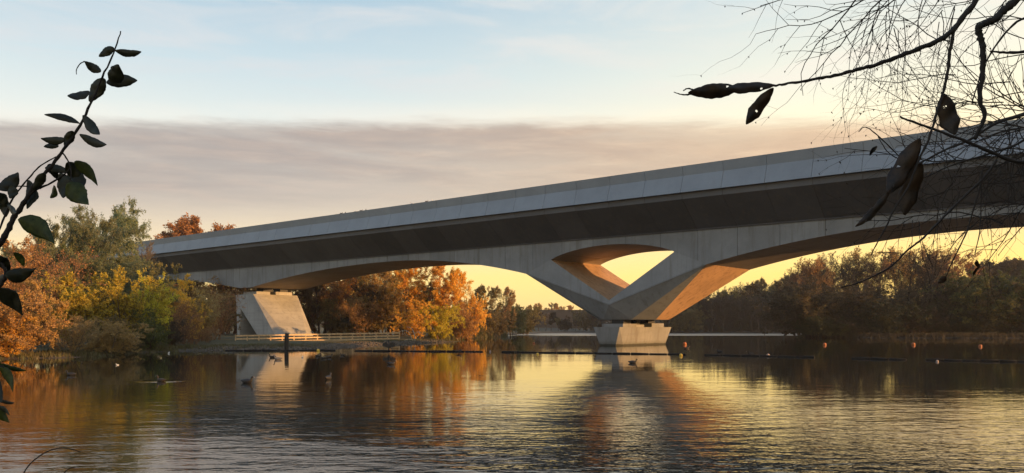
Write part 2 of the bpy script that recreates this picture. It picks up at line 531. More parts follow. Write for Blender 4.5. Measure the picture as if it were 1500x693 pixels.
# keep only cells that touch the lake (land further out is solid ground)
cx = (a[:-1, :-1] + a[1:, 1:]) / 2; cy = (bb[:-1, :-1] + bb[1:, 1:]) / 2
keep = (lake_dist(cx, cy) < 30).ravel()
Fq = np.stack([idx[:-1, :-1].ravel(), idx[:-1, 1:].ravel(), idx[1:, 1:].ravel(), idx[1:, :-1].ravel()], 1)[keep]
water = put('water', np_mesh('water', np.stack([a.ravel(), bb.ravel(), np.zeros(a.size)], 1), Fq, m), (0, 0, 0))
tag(water, 'rippled lake surface reflecting the sunset sky', kind='structure')


def gz(x, y):
    return float(height(np.array([x]), np.array([y]))[0])


# ------------------------------------------------------------------ viaduct
Dv = Vector((-0.7704, 0.6375, 0)); Nv = Vector((0.6375, 0.7704, 0))       # along (to the far left) and across (away from camera)
PERP = 69.7


def W(s, t, z):
    p = Dv * s + Nv * (PERP + t)
    return Vector((p.x, p.y, z))


WID = 9.5
SC = 45.0; SPAN = 65.0
A_OUT, A_OPEN = 10.7, 7.3


def soffit(s):
    """underside level of the girder"""
    k = round((s - SC) / SPAN)
    u = abs(s - SC - k * SPAN)
    if k in (0, -1):
        if u <= A_OPEN:
            return 9.0 + 1.16 * (1 - (u / A_OPEN) ** 2) ** 0.8
        if u <= A_OUT:
            return 9.0 + (7.66 - 9.0) * (u - A_OPEN) / (A_OUT - A_OPEN)
        u0, z0 = A_OUT, 7.66
    else:
        if u <= 1.7: return 7.84
        u0, z0 = 1.7, 7.84
    # next support: blend to midspan level
    half = SPAN / 2
    q = (u - u0) / (half - u0)
    return z0 + (10.15 - z0) * (1 - (1 - q) ** 2.0)


bridge = empty('viaduct', W(SC, 4.75, 0))
tag(bridge, 'long pale concrete viaduct with dark sloping wings crossing the lake on a V-shaped support', 'viaduct')
SEG = 3.9
pan_sec = [(-3.42, 13.93), (-2.86, 15.50), (-3.02, 16.37), (-2.74, 16.37), (-2.60, 15.50), (-2.68, 13.98), (-3.0, 13.98)]


def prism_sec(sec, s0, s1, org, mirror=False):
    f = (lambda t: WID - t) if mirror else (lambda t: t)
    n = len(sec)
    V = [W(s0, f(t), z) - org for t, z in sec] + [W(s1, f(t), z) - org for t, z in sec]
    Fc = [tuple((i, (i + 1) % n, n + (i + 1) % n, n + i)) for i in range(n)] + [tuple(range(n)), tuple(range(n, 2 * n))]
    return V, Fc


g = 0.016
org0 = W(0, 0, 13.9)
V_, F_ = prism_sec(pan_sec, -SEG / 2 + g, SEG / 2 - g, org0); pan_near = mesh_data('parapet_panel', V_, F_, M_par); fix_normals(pan_near)
V_, F_ = prism_sec(pan_sec, -SEG / 2 + g, SEG / 2 - g, org0, True); pan_far = mesh_data('parapet_panel', V_, F_, M_par); fix_normals(pan_far)
s_lo = SC - SEG / 2 - SEG * 27
n_seg = 112
for i in range(n_seg):
    s0 = s_lo + i * SEG; s1 = s0 + SEG
    if i == 0: pass
    cuts = sorted(set([s0 + 0.014, s1 - 0.014] + [s0 + SEG * j / 6 for j in range(1, 6)] +
                      [c for k in (0, -1) for c in (SC + k * SPAN - A_OUT, SC + k * SPAN - A_OPEN, SC + k * SPAN + A_OPEN, SC + k * SPAN + A_OUT) if s0 + .05 < c < s1 - .05]))
    V_ = []; F_ = []; mi = []
    for s in cuts:
        zs = soffit(s)
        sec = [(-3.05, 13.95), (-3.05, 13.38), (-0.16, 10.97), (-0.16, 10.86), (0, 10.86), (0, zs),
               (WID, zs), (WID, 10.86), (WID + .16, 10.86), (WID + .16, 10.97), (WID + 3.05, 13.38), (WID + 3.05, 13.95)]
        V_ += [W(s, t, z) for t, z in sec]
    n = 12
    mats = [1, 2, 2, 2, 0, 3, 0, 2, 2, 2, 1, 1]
    for c in range(len(cuts) - 1):
        for j in range(n):
            F_.append((c * n + j, c * n + (j + 1) % n, (c + 1) * n + (j + 1) % n, (c + 1) * n + j)); mi.append(mats[j])
    F_.append(tuple(range(n))); F_.append(tuple((len(cuts) - 1) * n + j for j in range(n))); mi += [2, 2]
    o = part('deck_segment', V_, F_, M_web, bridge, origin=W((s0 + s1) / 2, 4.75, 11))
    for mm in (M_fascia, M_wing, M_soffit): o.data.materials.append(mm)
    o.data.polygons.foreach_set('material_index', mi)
    for me in (pan_near, pan_far):
        put('parapet_panel', me, W((s0 + s1) / 2, 0, 13.9), o)


def v_support(sc):
    P = {}
    for tg, f in (('n', lambda t: t), ('f', lambda t: WID - t)):
        for nm, s, z, t in (('CL', A_OUT, 7.66, 0), ('OL', A_OPEN, 9.0, 0), ('TI', 0, 4.56, 0), ('OR', -A_OPEN, 9.0, 0), ('CR', -A_OUT, 7.66, 0), ('K', 0, 4.08, 0),
                            ('B0', 1.7, 2.62, 1.5), ('B1', -1.7, 2.62, 1.5), ('S0', 3.4, 2.62, 3.4), ('S1', -3.4, 2.62, 3.4)):
            P[nm + tg] = W(sc + s, f(t), z)
    # the upper facets stand a little proud of the lower ones, giving the ledge line of the crease
    names = list(P); ix = {k: i for i, k in enumerate(names)}
    V = [P[k] for k in names]
    Fc = []
    for a in 'nf':
        Fc += [('CL' + a, 'OL' + a, 'TI' + a, 'K' + a), ('K' + a, 'TI' + a, 'OR' + a, 'CR' + a)]
        Fc += [('K' + a, 'CR' + a, 'B1' + a), ('K' + a, 'B1' + a, 'B0' + a), ('K' + a, 'B0' + a, 'CL' + a)]
        Fc += [('CR' + a, 'B1' + a, 'S1' + a), ('CL' + a, 'B0' + a, 'S0' + a)]
    Fc += [('CRn', 'S1n', 'S1f', 'CRf'), ('CLn', 'S0n', 'S0f', 'CLf'), ('OLn', 'TIn', 'TIf', 'OLf'), ('ORn', 'TIn', 'TIf', 'ORf')]
    Fc += [('B0n', 'B1n', 'S1n', 'S1f', 'B1f', 'B0f', 'S0f', 'S0n')]
    Fc += [('CLn', 'OLn', 'OLf', 'CLf'), ('CRn', 'ORn', 'ORf', 'CRf')]
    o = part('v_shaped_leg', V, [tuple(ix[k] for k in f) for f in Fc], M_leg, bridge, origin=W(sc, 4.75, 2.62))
    o.data.materials.append(M_glow)
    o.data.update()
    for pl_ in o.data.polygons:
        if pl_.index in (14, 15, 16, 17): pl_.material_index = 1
    # raised ledge strips following the crease
    for a, f in (('n', -0.05), ('f', WID + 0.05)):
        t0 = 0.0 if a == 'n' else WID
        for sg in (1, -1):
            A = (sg * A_OUT, 7.66); B = (0, 4.08)
            q = [(A[0], A[1] + 0.0), (B[0], B[1]), (B[0], B[1] + 0.14), (A[0] - sg * 0.25, A[1] + 0.14 - 0.25 * 0.335)]
            V2 = [W(sc + s, t0 + (-0.003 if a == 'n' else 0.003), z) for s, z in q] + [W(sc + s, f, z) for s, z in q]
            part('ledge', V2, [(0, 1, 2, 3), (4, 5, 6, 7), (0, 1, 5, 4), (1, 2, 6, 5), (2, 3, 7, 6), (3, 0, 4, 7)], M_leg, o)


v_support(SC); v_support(SC - SPAN)


def plinth(sc, label, grp=None):
    r = empty('concrete_plinth', W(sc, 4.75, -0.3))
    tag(r, label, 'plinth', grp)
    hs, t0, t1 = 1.55, -0.5, 10.0
    top = [(hs, t0), (-hs, t0), (-hs, t1), (hs, t1)]
    zt, zb = 1.86, -1.0
    k = 1.0
    fr = (1.86 + 1.0) / 1.86
    Vv = [W(sc + s, t, zt) for s, t in top]
    bot = []
    # chamfers: every top corner splits in two at the base
    for (s, t) in top:
        ss = 1 if s > 0 else -1; tt = -1 if t < 4 else 1
        a = (s - ss * 0.28 * fr, t - tt * (1.1 if tt < 0 else 0.9) * fr)     # on the end face
        bpt = (s - ss * 0.62 * fr, t - tt * 0.25 * fr)          # on the narrow face
        bot.append((a, bpt, ss, tt))
    ring = []
    # order round the base matching the top order
    ring = [bot[0][0], bot[0][1], bot[1][1], bot[1][0], bot[2][0], bot[2][1], bot[3][1], bot[3][0]]
    Vv += [W(sc + s, t, zb) for s, t in ring]
    Fc = [(0, 1, 2, 3), (0, 4, 5), (0, 5, 6, 1), (1, 6, 7), (1, 7, 8, 2), (2, 8, 9), (2, 9, 10, 3), (3, 10, 11), (3, 11, 4, 0), (4, 5, 6, 7, 8, 9, 10, 11)]
    part('plinth_block', Vv, Fc, M_plinth, r)
    def bx(name, sa, sb, ta, tb, za, zb2, mat):
        V = [W(sc + s, t, z) for z in (za, zb2) for s, t in ((sa, ta), (sb, ta), (sb, tb), (sa, tb))]
        part(name, V, [(0, 1, 2, 3), (4, 5, 6, 7), (0, 1, 5, 4), (1, 2, 6, 5), (2, 3, 7, 6), (3, 0, 4, 7)], mat, r)
    bx('upper_step', -1.25, 1.25, 0.6, 3.2, 1.863, 2.20, M_plinth)
    bx('upper_step', -1.25, 1.25, 6.3, 8.9, 1.863, 2.26, M_plinth)
    bx('upper_step', -1.1, 1.1, 3.2, 5.0, 1.863, 2.12, M_plinth)
    bx('bearing', -0.7, 0.7, 1.6, 3.0, 2.203, 2.615, M_dark)
    bx('bearing', -0.7, 0.7, 6.5, 7.9, 2.263, 2.615, M_dark)
    bx('stopper', -0.5, 0.5, 4.4, 5.1, 2.123, 2.615, M_dark)
    return r


plinth(SC, 'chamfered concrete plinth standing in the water under the V-shaped support')
plinth(SC - SPAN, 'concrete plinth of the next support, outside the right edge of the picture')


def leaning_pier(s_c, z0, label):
    """splayed land pier with a triangular opening; s_c is the middle of its head"""
    r = empty('bridge_pier', W(s_c, 4, z0))
    tag(r, label, 'pier')
    sL, sR = s_c + 3.1, s_c - 1.6
    zt = 6.85
    top = [(sL, .3), (sR, .3), (sR, 8.2), (sL, 8.2)]
    bot = [(sL - .5, .3), (sR - 6.0, .3), (sR - 7.1, 1.5), (sR - 7.1, 4.9), (sR - 6.0, 6.9), (sL - .5, 6.9)]
    V = [W(s, t, zt) for s, t in top] + [W(s, t, z0) for s, t in bot]
    Fc = [(0, 1, 2, 3), (0, 4, 5, 1), (1, 5, 6), (1, 6, 7, 2), (2, 7, 8), (2, 8, 9, 3), (3, 9, 4, 0), (4, 5, 6, 7, 8, 9)]
    o = part('pier_body', V, Fc, M_pier, r)
    # triangular opening cut right through
    tri = [(sL - 1.35, 4.75), (sL - 1.0, z0 - 1), (sL - 7.3, z0 - 1)]
    Vc = [W(s, -2, z) for s, z in tri] + [W(s, 5.2, z) for s, z in tri]
    cut = part('cutter', Vc, [(0, 1, 2), (3, 4, 5), (0, 1, 4, 3), (1, 2, 5, 4), (2, 0, 3, 5)], M_pier, None)
    md = o.modifiers.new('b', 'BOOLEAN'); md.operation = 'DIFFERENCE'; md.object = cut; md.solver = 'EXACT'
    bpy.context.view_layer.update()
    ev = o.evaluated_get(bpy.context.evaluated_depsgraph_get())
    me = bpy.data.meshes.new_from_object(ev)
    o.modifiers.clear(); o.data = me
    bpy.data.objects.remove(cut)
    def bx(name, sa, sb, ta, tb, za, zb2, mat):
        V = [W(s, t, z) for z in (za, zb2) for s, t in ((sa, ta), (sb, ta), (sb, tb), (sa, tb))]
        part(name, V, [(0, 1, 2, 3), (4, 5, 6, 7), (0, 1, 5, 4), (1, 2, 6, 5), (2, 3, 7, 6), (3, 0, 4, 7)], mat, r)
    bx('upper_step', s_c - 1.1, s_c + 2.4, 1.2, 3.6, zt + .003, zt + .45, M_pier)
    bx('upper_step', s_c - 1.1, s_c + 2.4, 4.6, 7.6, zt + .003, zt + .5, M_pier)
    bx('bearing', s_c - .8, s_c + 1.0, 2.6, 4.2, zt + .453, 7.835, M_dark)
    bx('bearing', s_c - .8, s_c + 1.0, 5.6, 7.0, zt + .503, 7.835, M_dark)
    return r


leaning_pier(SC + SPAN, 0.3, 'splayed concrete pier with a triangular opening, standing on the bank behind the wooden fence')
for k in (2, 3):
    leaning_pier(SC + SPAN * k, 0.3, ['', '', 'next land pier of the viaduct, hidden behind the left bank trees', 'farthest land pier of the viaduct, hidden behind the left bank trees'][k])

# ------------------------------------------------------------------ trees
def grow(seed, H, stems, lv, crown='round'):
    """level-by-level branching; returns list of seg arrays per level and twig points"""
    rng = np.random.default_rng(seed)
    def nrm(a): return a / (np.linalg.norm(a, axis=1, keepdims=True) + 1e-9)
    P = np.zeros((stems, 3)); 
    if stems > 1:
        an = rng.uniform(0, 6.28, stems); rr = rng.uniform(0.02, 0.12, stems) * H
        P[:, 0] = np.cos(an) * rr; P[:, 1] = np.sin(an) * rr
        lean = rng.uniform(0.08, 0.55, stems)
        Dr = nrm(np.stack([np.cos(an) * lean, np.sin(an) * lean, np.ones(stems)], 1))
        L = H * rng.uniform(0.55, 0.95, stems)
    else:
        Dr = nrm(np.array([[rng.normal() * .06, rng.normal() * .06, 1.0]])); L = np.array([H * 0.86])
    R = L * lv[0]['r']
    out = []
    for li, q in enumerate(lv):
        n = q['n']; cnt = len(P)
        pts = np.empty((cnt, n + 1, 3)); pts[:, 0] = P
        dirs = np.empty((cnt, n, 3)); rad = np.empty((cnt, n + 1)); rad[:, 0] = R
        d = Dr.copy()
        for i in range(n):
            d = d + rng.normal(size=(cnt, 3)) * q['wob']
            d[:, 2] += q['trop'] * (1.0 if q['trop'] > 0 else (i + 1) / n * 1.5)
            d = nrm(d)
            dirs[:, i] = d
            pts[:, i + 1] = pts[:, i] + d * (L / n)[:, None]
            rad[:, i + 1] = R * (1 - (i + 1) / n * q.get('tap', 0.8))
        pts[:, :, 2] = np.maximum(pts[:, :, 2], 0.02 * H)
        segs = np.concatenate([pts[:, :-1].reshape(-1, 3), pts[:, 1:].reshape(-1, 3), rad[:, :-1].reshape(-1, 1), rad[:, 1:].reshape(-1, 1)], 1)
        out.append(segs)
        if li == len(lv) - 1:
            return out, pts, dirs
        k = q['kids']
        f = q['lo'] + (1 - q['lo']) * (np.arange(k)[None, :] + rng.uniform(0, 1, (cnt, k))) / k
        f = np.clip(f, 0, 0.999)
        seg_i = np.minimum((f * n).astype(int), n - 1); fr = f * n - seg_i
        ci = np.arange(cnt)[:, None]
        base = pts[ci, seg_i] * (1 - fr[..., None]) + pts[ci, seg_i + 1] * fr[..., None]
        bd = dirs[ci, seg_i]
        br = rad[ci, seg_i] * (1 - fr) + rad[ci, seg_i + 1] * fr
        rv = rng.normal(size=bd.shape)
        rv = rv - bd * (rv * bd).sum(-1, keepdims=True)
        rv /= (np.linalg.norm(rv, axis=-1, keepdims=True) + 1e-9)
        ang = np.radians(rng.normal(q['ang'], 10, f.shape))
        nd = bd * np.cos(ang)[..., None] + rv * np.sin(ang)[..., None]
        if li == 0:
            fl = (f - q['lo']) / (1 - q['lo'])
            shp = {'round': 0.35 + 0.65 * np.sin(np.pi * (0.12 + 0.80 * fl)), 'up': 1.0 - 0.55 * fl, 'dome': np.sqrt(np.clip(1.02 - fl ** 2, 0.05, 1))}[crown]
        else:
            shp = 1.0 - 0.45 * f
        Ln = (L[:, None] * q['lr'] * shp * rng.uniform(0.7, 1.2, f.shape))
        P = base.reshape(-1, 3); Dr = nd.reshape(-1, 3); L = Ln.ravel(); R = np.maximum(br.ravel() * q['rr'], q.get('rmin', 0.006))
    return None


def leaf_arrays(pts, dirs, per, size, aspect, seed, jitter, keep=1.0, droop=0.0, cup=0.25):
    rng = np.random.default_rng(seed)
    cnt, n1, _ = pts.shape
    N = cnt * per
    b = rng.integers(0, cnt, N); f = rng.uniform(0.1, 1, N) * (n1 - 1)
    i = np.minimum(f.astype(int), n1 - 2); fr = (f - i)[:, None]
    p = pts[b, i] * (1 - fr) + pts[b, i + 1] * fr + rng.normal(size=(N, 3)) * jitter
    u = rng.normal(size=(N, 3)); u[:, 2] -= droop; u /= np.linalg.norm(u, axis=1, keepdims=True)
    w = rng.normal(size=(N, 3)); w -= u * (w * u).sum(1, keepdims=True); w /= np.linalg.norm(w, axis=1, keepdims=True)
    s = size * rng.uniform(0.6, 1.35, N)[:, None]
    nn = np.cross(u, w)
    V = np.stack([p, p + u * s * 0.5 + w * s * aspect * 0.5 + nn * s * cup * 0.3, p + u * s, p + u * s * 0.5 - w * s * aspect * 0.5 + nn * s * cup * 0.3], 1)
    idx = np.arange(N * 4).reshape(N, 4)
    return V.reshape(-1, 3), idx


def lvls(kind):
    if kind == 'tree':      # round leafy
        return [dict(n=8, wob=.07, trop=.05, kids=13, lo=.22, ang=52, lr=.50, rr=.55, r=.021),
                dict(n=6, wob=.13, trop=.05, kids=8, lo=.2, ang=45, lr=.45, rr=.55),
                dict(n=4, wob=.18, trop=.02, kids=7, lo=.15, ang=42, lr=.45, rr=.55),
                dict(n=3, wob=.22, trop=.02, r=.1)]
    if kind == 'bare':      # tall, twiggy
        return [dict(n=9, wob=.06, trop=.08, kids=15, lo=.20, ang=40, lr=.46, rr=.5, r=.016),
                dict(n=6, wob=.13, trop=.10, kids=9, lo=.2, ang=36, lr=.48, rr=.55),
                dict(n=4, wob=.15, trop=.07, kids=8, lo=.15, ang=34, lr=.50, rr=.6),
                dict(n=3, wob=.16, trop=.05, kids=4, lo=.15, ang=32, lr=.55, rr=.7, rmin=.008),
                dict(n=2, wob=.16, trop=.03, rmin=.006)]
    if kind == 'willow':
        return [dict(n=6, wob=.10, trop=.05, kids=9, lo=.12, ang=40, lr=.66, rr=.55, r=.016),
                dict(n=6, wob=.14, trop=.02, kids=9, lo=.15, ang=42, lr=.45, rr=.5),
                dict(n=5, wob=.14, trop=-.10, kids=8, lo=.1, ang=40, lr=.55, rr=.55),
                dict(n=4, wob=.12, trop=-.22)]
    if kind == 'bush':
        return [dict(n=5, wob=.12, trop=.03, kids=8, lo=.10, ang=50, lr=.50, rr=.5, r=.011),
                dict(n=4, wob=.18, trop=.03, kids=8, lo=.1, ang=45, lr=.50, rr=.55),
                dict(n=3, wob=.20, trop=.0, kids=5, lo=.1, ang=40, lr=.5, rr=.6),
                dict(n=2, wob=.22, trop=.0)]
    if kind == 'scrub':     # twiggy thicket
        return [dict(n=6, wob=.10, trop=.05, kids=11, lo=.10, ang=34, lr=.48, rr=.5, r=.009),
                dict(n=5, wob=.14, trop=.05, kids=8, lo=.1, ang=34, lr=.5, rr=.55),
                dict(n=3, wob=.16, trop=.02, kids=5, lo=.1, ang=34, lr=.5, rr=.6),
                dict(n=2, wob=.18, trop=.0)]


class Proto:
    pass


def make_proto(kind, seed, H=10.0, stems=1, per=0, size=.12, aspect=.6, jitter=.06, crown='round', droop=0.0, thin=1.0):
    segs, pts, dirs = grow(seed, H, stems, lvls(kind), crown)
    kz = H / np.percentile(pts[:, :, 2], 99.6)
    for sg in segs: sg[:, 0:6] *= kz
    pts = pts * kz
    pr = Proto()
    k0, k1 = tube_arrays(segs[0], 6)
    a0, a1 = tube_arrays(segs[1], 4)
    V = [k0, a0]; Fc = [k1, a1 + len(k0)]; off = len(k0) + len(a0)
    pr.trunk = np_mesh('trunk', np.concatenate(V), np.concatenate(Fc), B_brown, True)
    V = []; Fc = []; off = 0
    for sg in segs[2:]:
        sg = sg.copy(); sg[:, 6:8] = np.maximum(sg[:, 6:8], 0.006) * thin
        v, f = tube_arrays(sg, 3); V.append(v); Fc.append(f + off); off += len(v)
    pr.twigs = np_mesh('twigs', np.concatenate(V), np.concatenate(Fc), B_brown)
    pr.leaves = None
    if per:
        v, f = leaf_arrays(pts, dirs, per, size, aspect, seed + 50, jitter, droop=droop)
        pr.leaves = np_mesh('crown', v, f, L_olive)
    pr.H = H
    return pr


def place_tree(name, pr, loc, H, width=1.0, rz=0.0, bark_m=B_brown, leaf_m=None, label='', cat='tree', group=None, sink=0.05, leaves=True):
    k = H / pr.H
    r = empty(name, (loc[0], loc[1], loc[2] - sink))
    tag(r, label, cat, group)
    for nm, me, mt in (('trunk', pr.trunk, bark_m), ('twigs', pr.twigs, bark_m), ('crown', pr.leaves if leaves else None, leaf_m)):
        if me is None: continue
        o = bpy.data.objects.new(nm, me); C.objects.link(o); o.parent = r
        o.scale = (k * width, k * width, k); o.rotation_euler = (0, 0, rz)
        o.material_slots[0].link = 'OBJECT'; o.material_slots[0].material = mt
    return r


rnd = random.Random(7)
P_tree = [make_proto('tree', 11, per=42, size=.15, jitter=.10), make_proto('tree', 12, per=34, size=.15, jitter=.10, crown='dome'), make_proto('tree', 13, per=22, size=.15, jitter=.10)]
P_bare = [make_proto('bare', 21, per=0, thin=1.6), make_proto('bare', 22, per=0, thin=1.6), make_proto('bare', 23, per=1, size=.16)]
P_willow = [make_proto('willow', 31, stems=4, per=20, size=.22, aspect=.26, droop=.8, crown='dome')]
P_bush = [make_proto('bush', 41, stems=9, per=13, size=.20, aspect=.7), make_proto('bush', 42, stems=10, per=14, size=.19, crown='dome'), make_proto('bush', 43, stems=8, per=9, size=.20)]
P_scrub = [make_proto('scrub', 51, stems=9, per=2, size=.16), make_proto('scrub', 52, stems=10, per=0), make_proto('scrub', 53, stems=8, per=4, size=.16)]


def T(name, pr, px, d, ytop, width=1.0, bm=B_brown, lm=L_olive, label='', cat='tree', group=None, leaves=True):
    p = gpx(px, d); z = max(gz(p.x, p.y), 0.0)
    H = EYE + (HZ - ytop) / F * d - z
    return place_tree(name, pr, (p.x, p.y, z), H, width, rnd.uniform(0, 6.28), bm, lm, label, cat, group, leaves=leaves)


# left bank
T('willow_tree', P_willow[0], 112, 78, 291, 0.74, B_grey, L_willow, 'tall grey-green willow, highest tree on the left bank')
T('willow_tree', P_willow[0], 62, 74, 312, 0.75, B_grey, L_willow, 'grey-green willow standing just left of the tallest one')
T('willow_tree', P_willow[0], 180, 82, 380, 0.65, B_grey, L_willow, 'lower willow leaning in front of the far end of the bridge')
T('willow_tree', P_willow[0], 105, 76, 372, 1.1, B_grey, L_willow, 'low green willow behind the yellow shrubs')
T('bare_tree', P_bare[2], 20, 66, 345, 1.1, B_red, L_copper, 'thin brown tree nearly bare, at the far left edge')
T('bare_tree', P_scrub[0], 60, 60, 365, 1.0, B_red, L_copper, 'brown twiggy tree between the copper bush and the willow')
T('bare_tree', P_bare[0], 214, 88, 352, 0.8, B_grey, L_copper, 'pale leafless tree with its twigs against the parapet')
T('copper_bush', P_bush[1], 38, 50, 405, 0.85, B_brown, L_copper, 'large rounded copper-brown bush at the left edge of the water', 'bush')
T('copper_bush', P_bush[0], -10, 47.5, 420, 1.3, B_brown, L_copper, 'copper-brown bush cut by the left edge of the picture', 'bush')
T('copper_bush', P_bush[2], 12, 47.5, 455, 1.2, B_brown, L_orange, 'low orange-brown bush at the waterline on the far left', 'bush')
T('yellow_tree', P_bush[1], 112, 60, 402, 0.95, B_brown, L_yellow, 'yellow-leaved small tree left of the other two yellow ones', group='yellow shrubs on the left bank')
T('yellow_tree', P_bush[0], 172, 62, 398, 0.9, B_brown, L_yellow, 'yellow-leaved small tree in the middle of three', group='yellow shrubs on the left bank')
T('yellow_tree', P_bush[1], 212, 64, 402, 0.8, B_brown, L_yellow, 'yellow-leaved small tree next to the orange one', group='yellow shrubs on the left bank')
T('orange_tree', P_bush[1], 258, 74, 404, 0.95, B_brown, L_orange, 'small bright orange tree under the end of the bridge deck')
T('olive_tree', P_bush[2], 232, 73, 386, 0.8, B_grey, L_olive, 'dull olive tree covering the underside of the bridge end above the orange tree')
T('olive_bush', P_bush[0], 150, 57, 462, 1.3, B_brown, L_olive, 'dark olive bush below the yellow trees', 'bush')
T('olive_bush', P_bush[2], 218, 60.5, 452, 1.2, B_brown, L_mgreen, 'dull green bush hanging to the water right of the tan one', 'bush')
T('tan_bush', P_scrub[2], 102, 51, 462, 1.5, B_grey, L_tan, 'tan twiggy bush at the waterline right of the copper bush', 'bush')
T('tan_bush', P_bush[0], 158, 54, 470, 1.5, B_grey, L_tan, 'dry tan bush with a yellow top at the waterline', 'bush')
T('tan_bush', P_bush[2], 190, 57, 486, 1.5, B_grey, L_olive, 'low straw-coloured bush over the water', 'bush')
T('tan_bush', P_scrub[2], 238, 64, 462, 1.5, B_grey, L_dull, 'grey-brown bush over the water beside the green one', 'bush')
for px, d, yt, pr, lm in ((268, 70, 440, P_scrub[0], L_copper), (292, 78, 424, P_scrub[2], L_tan), (310, 86, 424, P_scrub[0], L_copper), (322, 132, 408, P_scrub[2], L_tan),
                          (285, 70, 468, P_scrub[1], L_copper), (303, 73, 478, P_scrub[2], L_tan), (280, 96, 412, P_bush[2], L_olive), (336, 142, 408, P_bush[0], L_copper), (268, 92, 412, P_bush[2], L_orange),
                          (250, 67, 472, P_bush[2], L_dull)):
    T('thicket_bush', pr, px, d, yt, 1.3, B_red, lm, 'brown twiggy thicket bush between the orange tree and the pier', 'bush', 'brown thicket bushes left of the pier')
T('bare_tree', P_bare[0], 283, 84, 408, 0.7, B_black, L_copper, 'dark slanting leafless tree just left of the pier')
# behind the viaduct, left
T('russet_tree', P_tree[1], 288, 175, 325, 1.35, B_brown, L_copper, 'large russet tree whose crown shows above the parapet')
T('russet_tree', P_tree[0], 254, 182, 333, 1.0, B_brown, L_copper, 'smaller russet crown beside the large one above the parapet')
k = 0
for px, d, yt, pr, lm, w in ((30, 100, 372, P_tree[0], L_copper, 1.1), (-20, 95, 360, P_tree[1], L_copper, 1.1), (60, 110, 366, P_tree[1], L_olive, 1.3), (345, 150, 402, P_tree[1], L_orange, 1.1), (375, 150, 412, P_tree[0], L_russet, 1.1), (405, 155, 405, P_tree[2], L_olive, 1.1)):
    T('autumn_tree', pr, px, d, yt, w, B_brown, lm, 'autumn tree in the wood behind the left bank', group='autumn trees behind the left bank')
# wood between the pier and the orange tree
for px, d, yt, pr, lm, w, bm in ((440, 140, 405, P_tree[2], L_tan, 1.0, B_brown), (468, 138, 392, P_tree[1], L_olive, 1.0, B_brown), (500, 135, 388, P_bare[2], L_orange, 1.1, B_red),
                                 (522, 141, 392, P_tree[2], L_tan, 1.1, B_red), (548, 139, 386, P_bare[2], L_orange, 1.2, B_red), (452, 141, 428, P_scrub[2], L_tan, 1.4, B_red), (572, 135, 388, P_tree[2], L_tan, 1.0, B_red),
                                 (490, 135, 438, P_bush[2], L_olive, 1.3, B_brown), (530, 131, 440, P_scrub[2], L_copper, 1.5, B_red), (562, 135, 425, P_scrub[0], L_tan, 1.5, B_brown), (590, 135, 425, P_bush[2], L_tan, 1.2, B_brown),
                                 (470, 145, 395, P_bush[0], L_copper, 1.2, B_brown), (515, 148, 400, P_bush[1], L_orange, 1.3, B_brown), (560, 146, 396, P_bush[0], L_tan, 1.3, B_brown), (605, 140, 398, P_bush[1], L_olive, 1.2, B_brown)):
    T('autumn_tree', pr, px, d, yt, w, bm, lm, 'brown and olive autumn tree in the wood right of the pier', group='autumn trees between the pier and the orange trees')
T('dark_bush', P_bush[1], 508, 130, 458, 1.2, B_black, L_dgreen, 'round dark evergreen bush behind the fence', 'bush')
T('bare_tree', P_bare[1], 540, 134, 412, 1.2, B_black, L_copper, 'dark spreading leafless tree behind the fence')
# orange trees
for px, d, yt, pr, lm, w, lab in ((600, 128, 388, P_tree[2], L_orange, 1.0, 'tall loose orange tree with sky showing through, left of the brightest one'),
                                  (632, 128, 384, P_tree[2], L_orange, 1.1, 'tallest sunlit orange tree on the spit, beneath the arch'),
                                  (664, 128, 396, P_tree[1], L_orange, 0.9, 'bright orange tree against the yellow sky'),
                                  (688, 134, 412, P_bush[2], L_orange, 0.7, 'narrow orange tree on the right end of the wood'),
                                  (612, 109, 440, P_bush[2], L_orange, 1.2, 'low orange bush at the tip of the spit'),
                                  (646, 111, 445, P_bush[0], L_yellow, 1.1, 'low golden bush over the water'),
                                  (675, 120, 440, P_bush[2], L_copper, 1.1, 'low copper bush below the bright orange tree')):
    T('orange_tree', pr, px, d, yt, w, B_red, lm, lab)
for px, d, yt, pr, lm, w in ((700, 150, 440, P_bush[0], L_olive, 1.0), (712, 165, 420, P_tree[1], L_olive, 1.0), (735, 172, 420, P_tree[2], L_tan, 0.9), (752, 185, 440, P_bush[1], L_olive, 1.0), (728, 158, 455, P_bush[1], L_olive, 1.1),
                             (770, 205, 447, P_bush[0], L_olive, 1.1), (690, 140, 458, P_bush[1], L_mgreen, 1.0), (748, 192, 432, P_tree[2], L_tan, .8)):
    T('olive_tree', pr, px, d, yt, w, B_brown, lm, 'olive-brown tree along the receding left shore', group='olive-brown trees on the receding left shore')
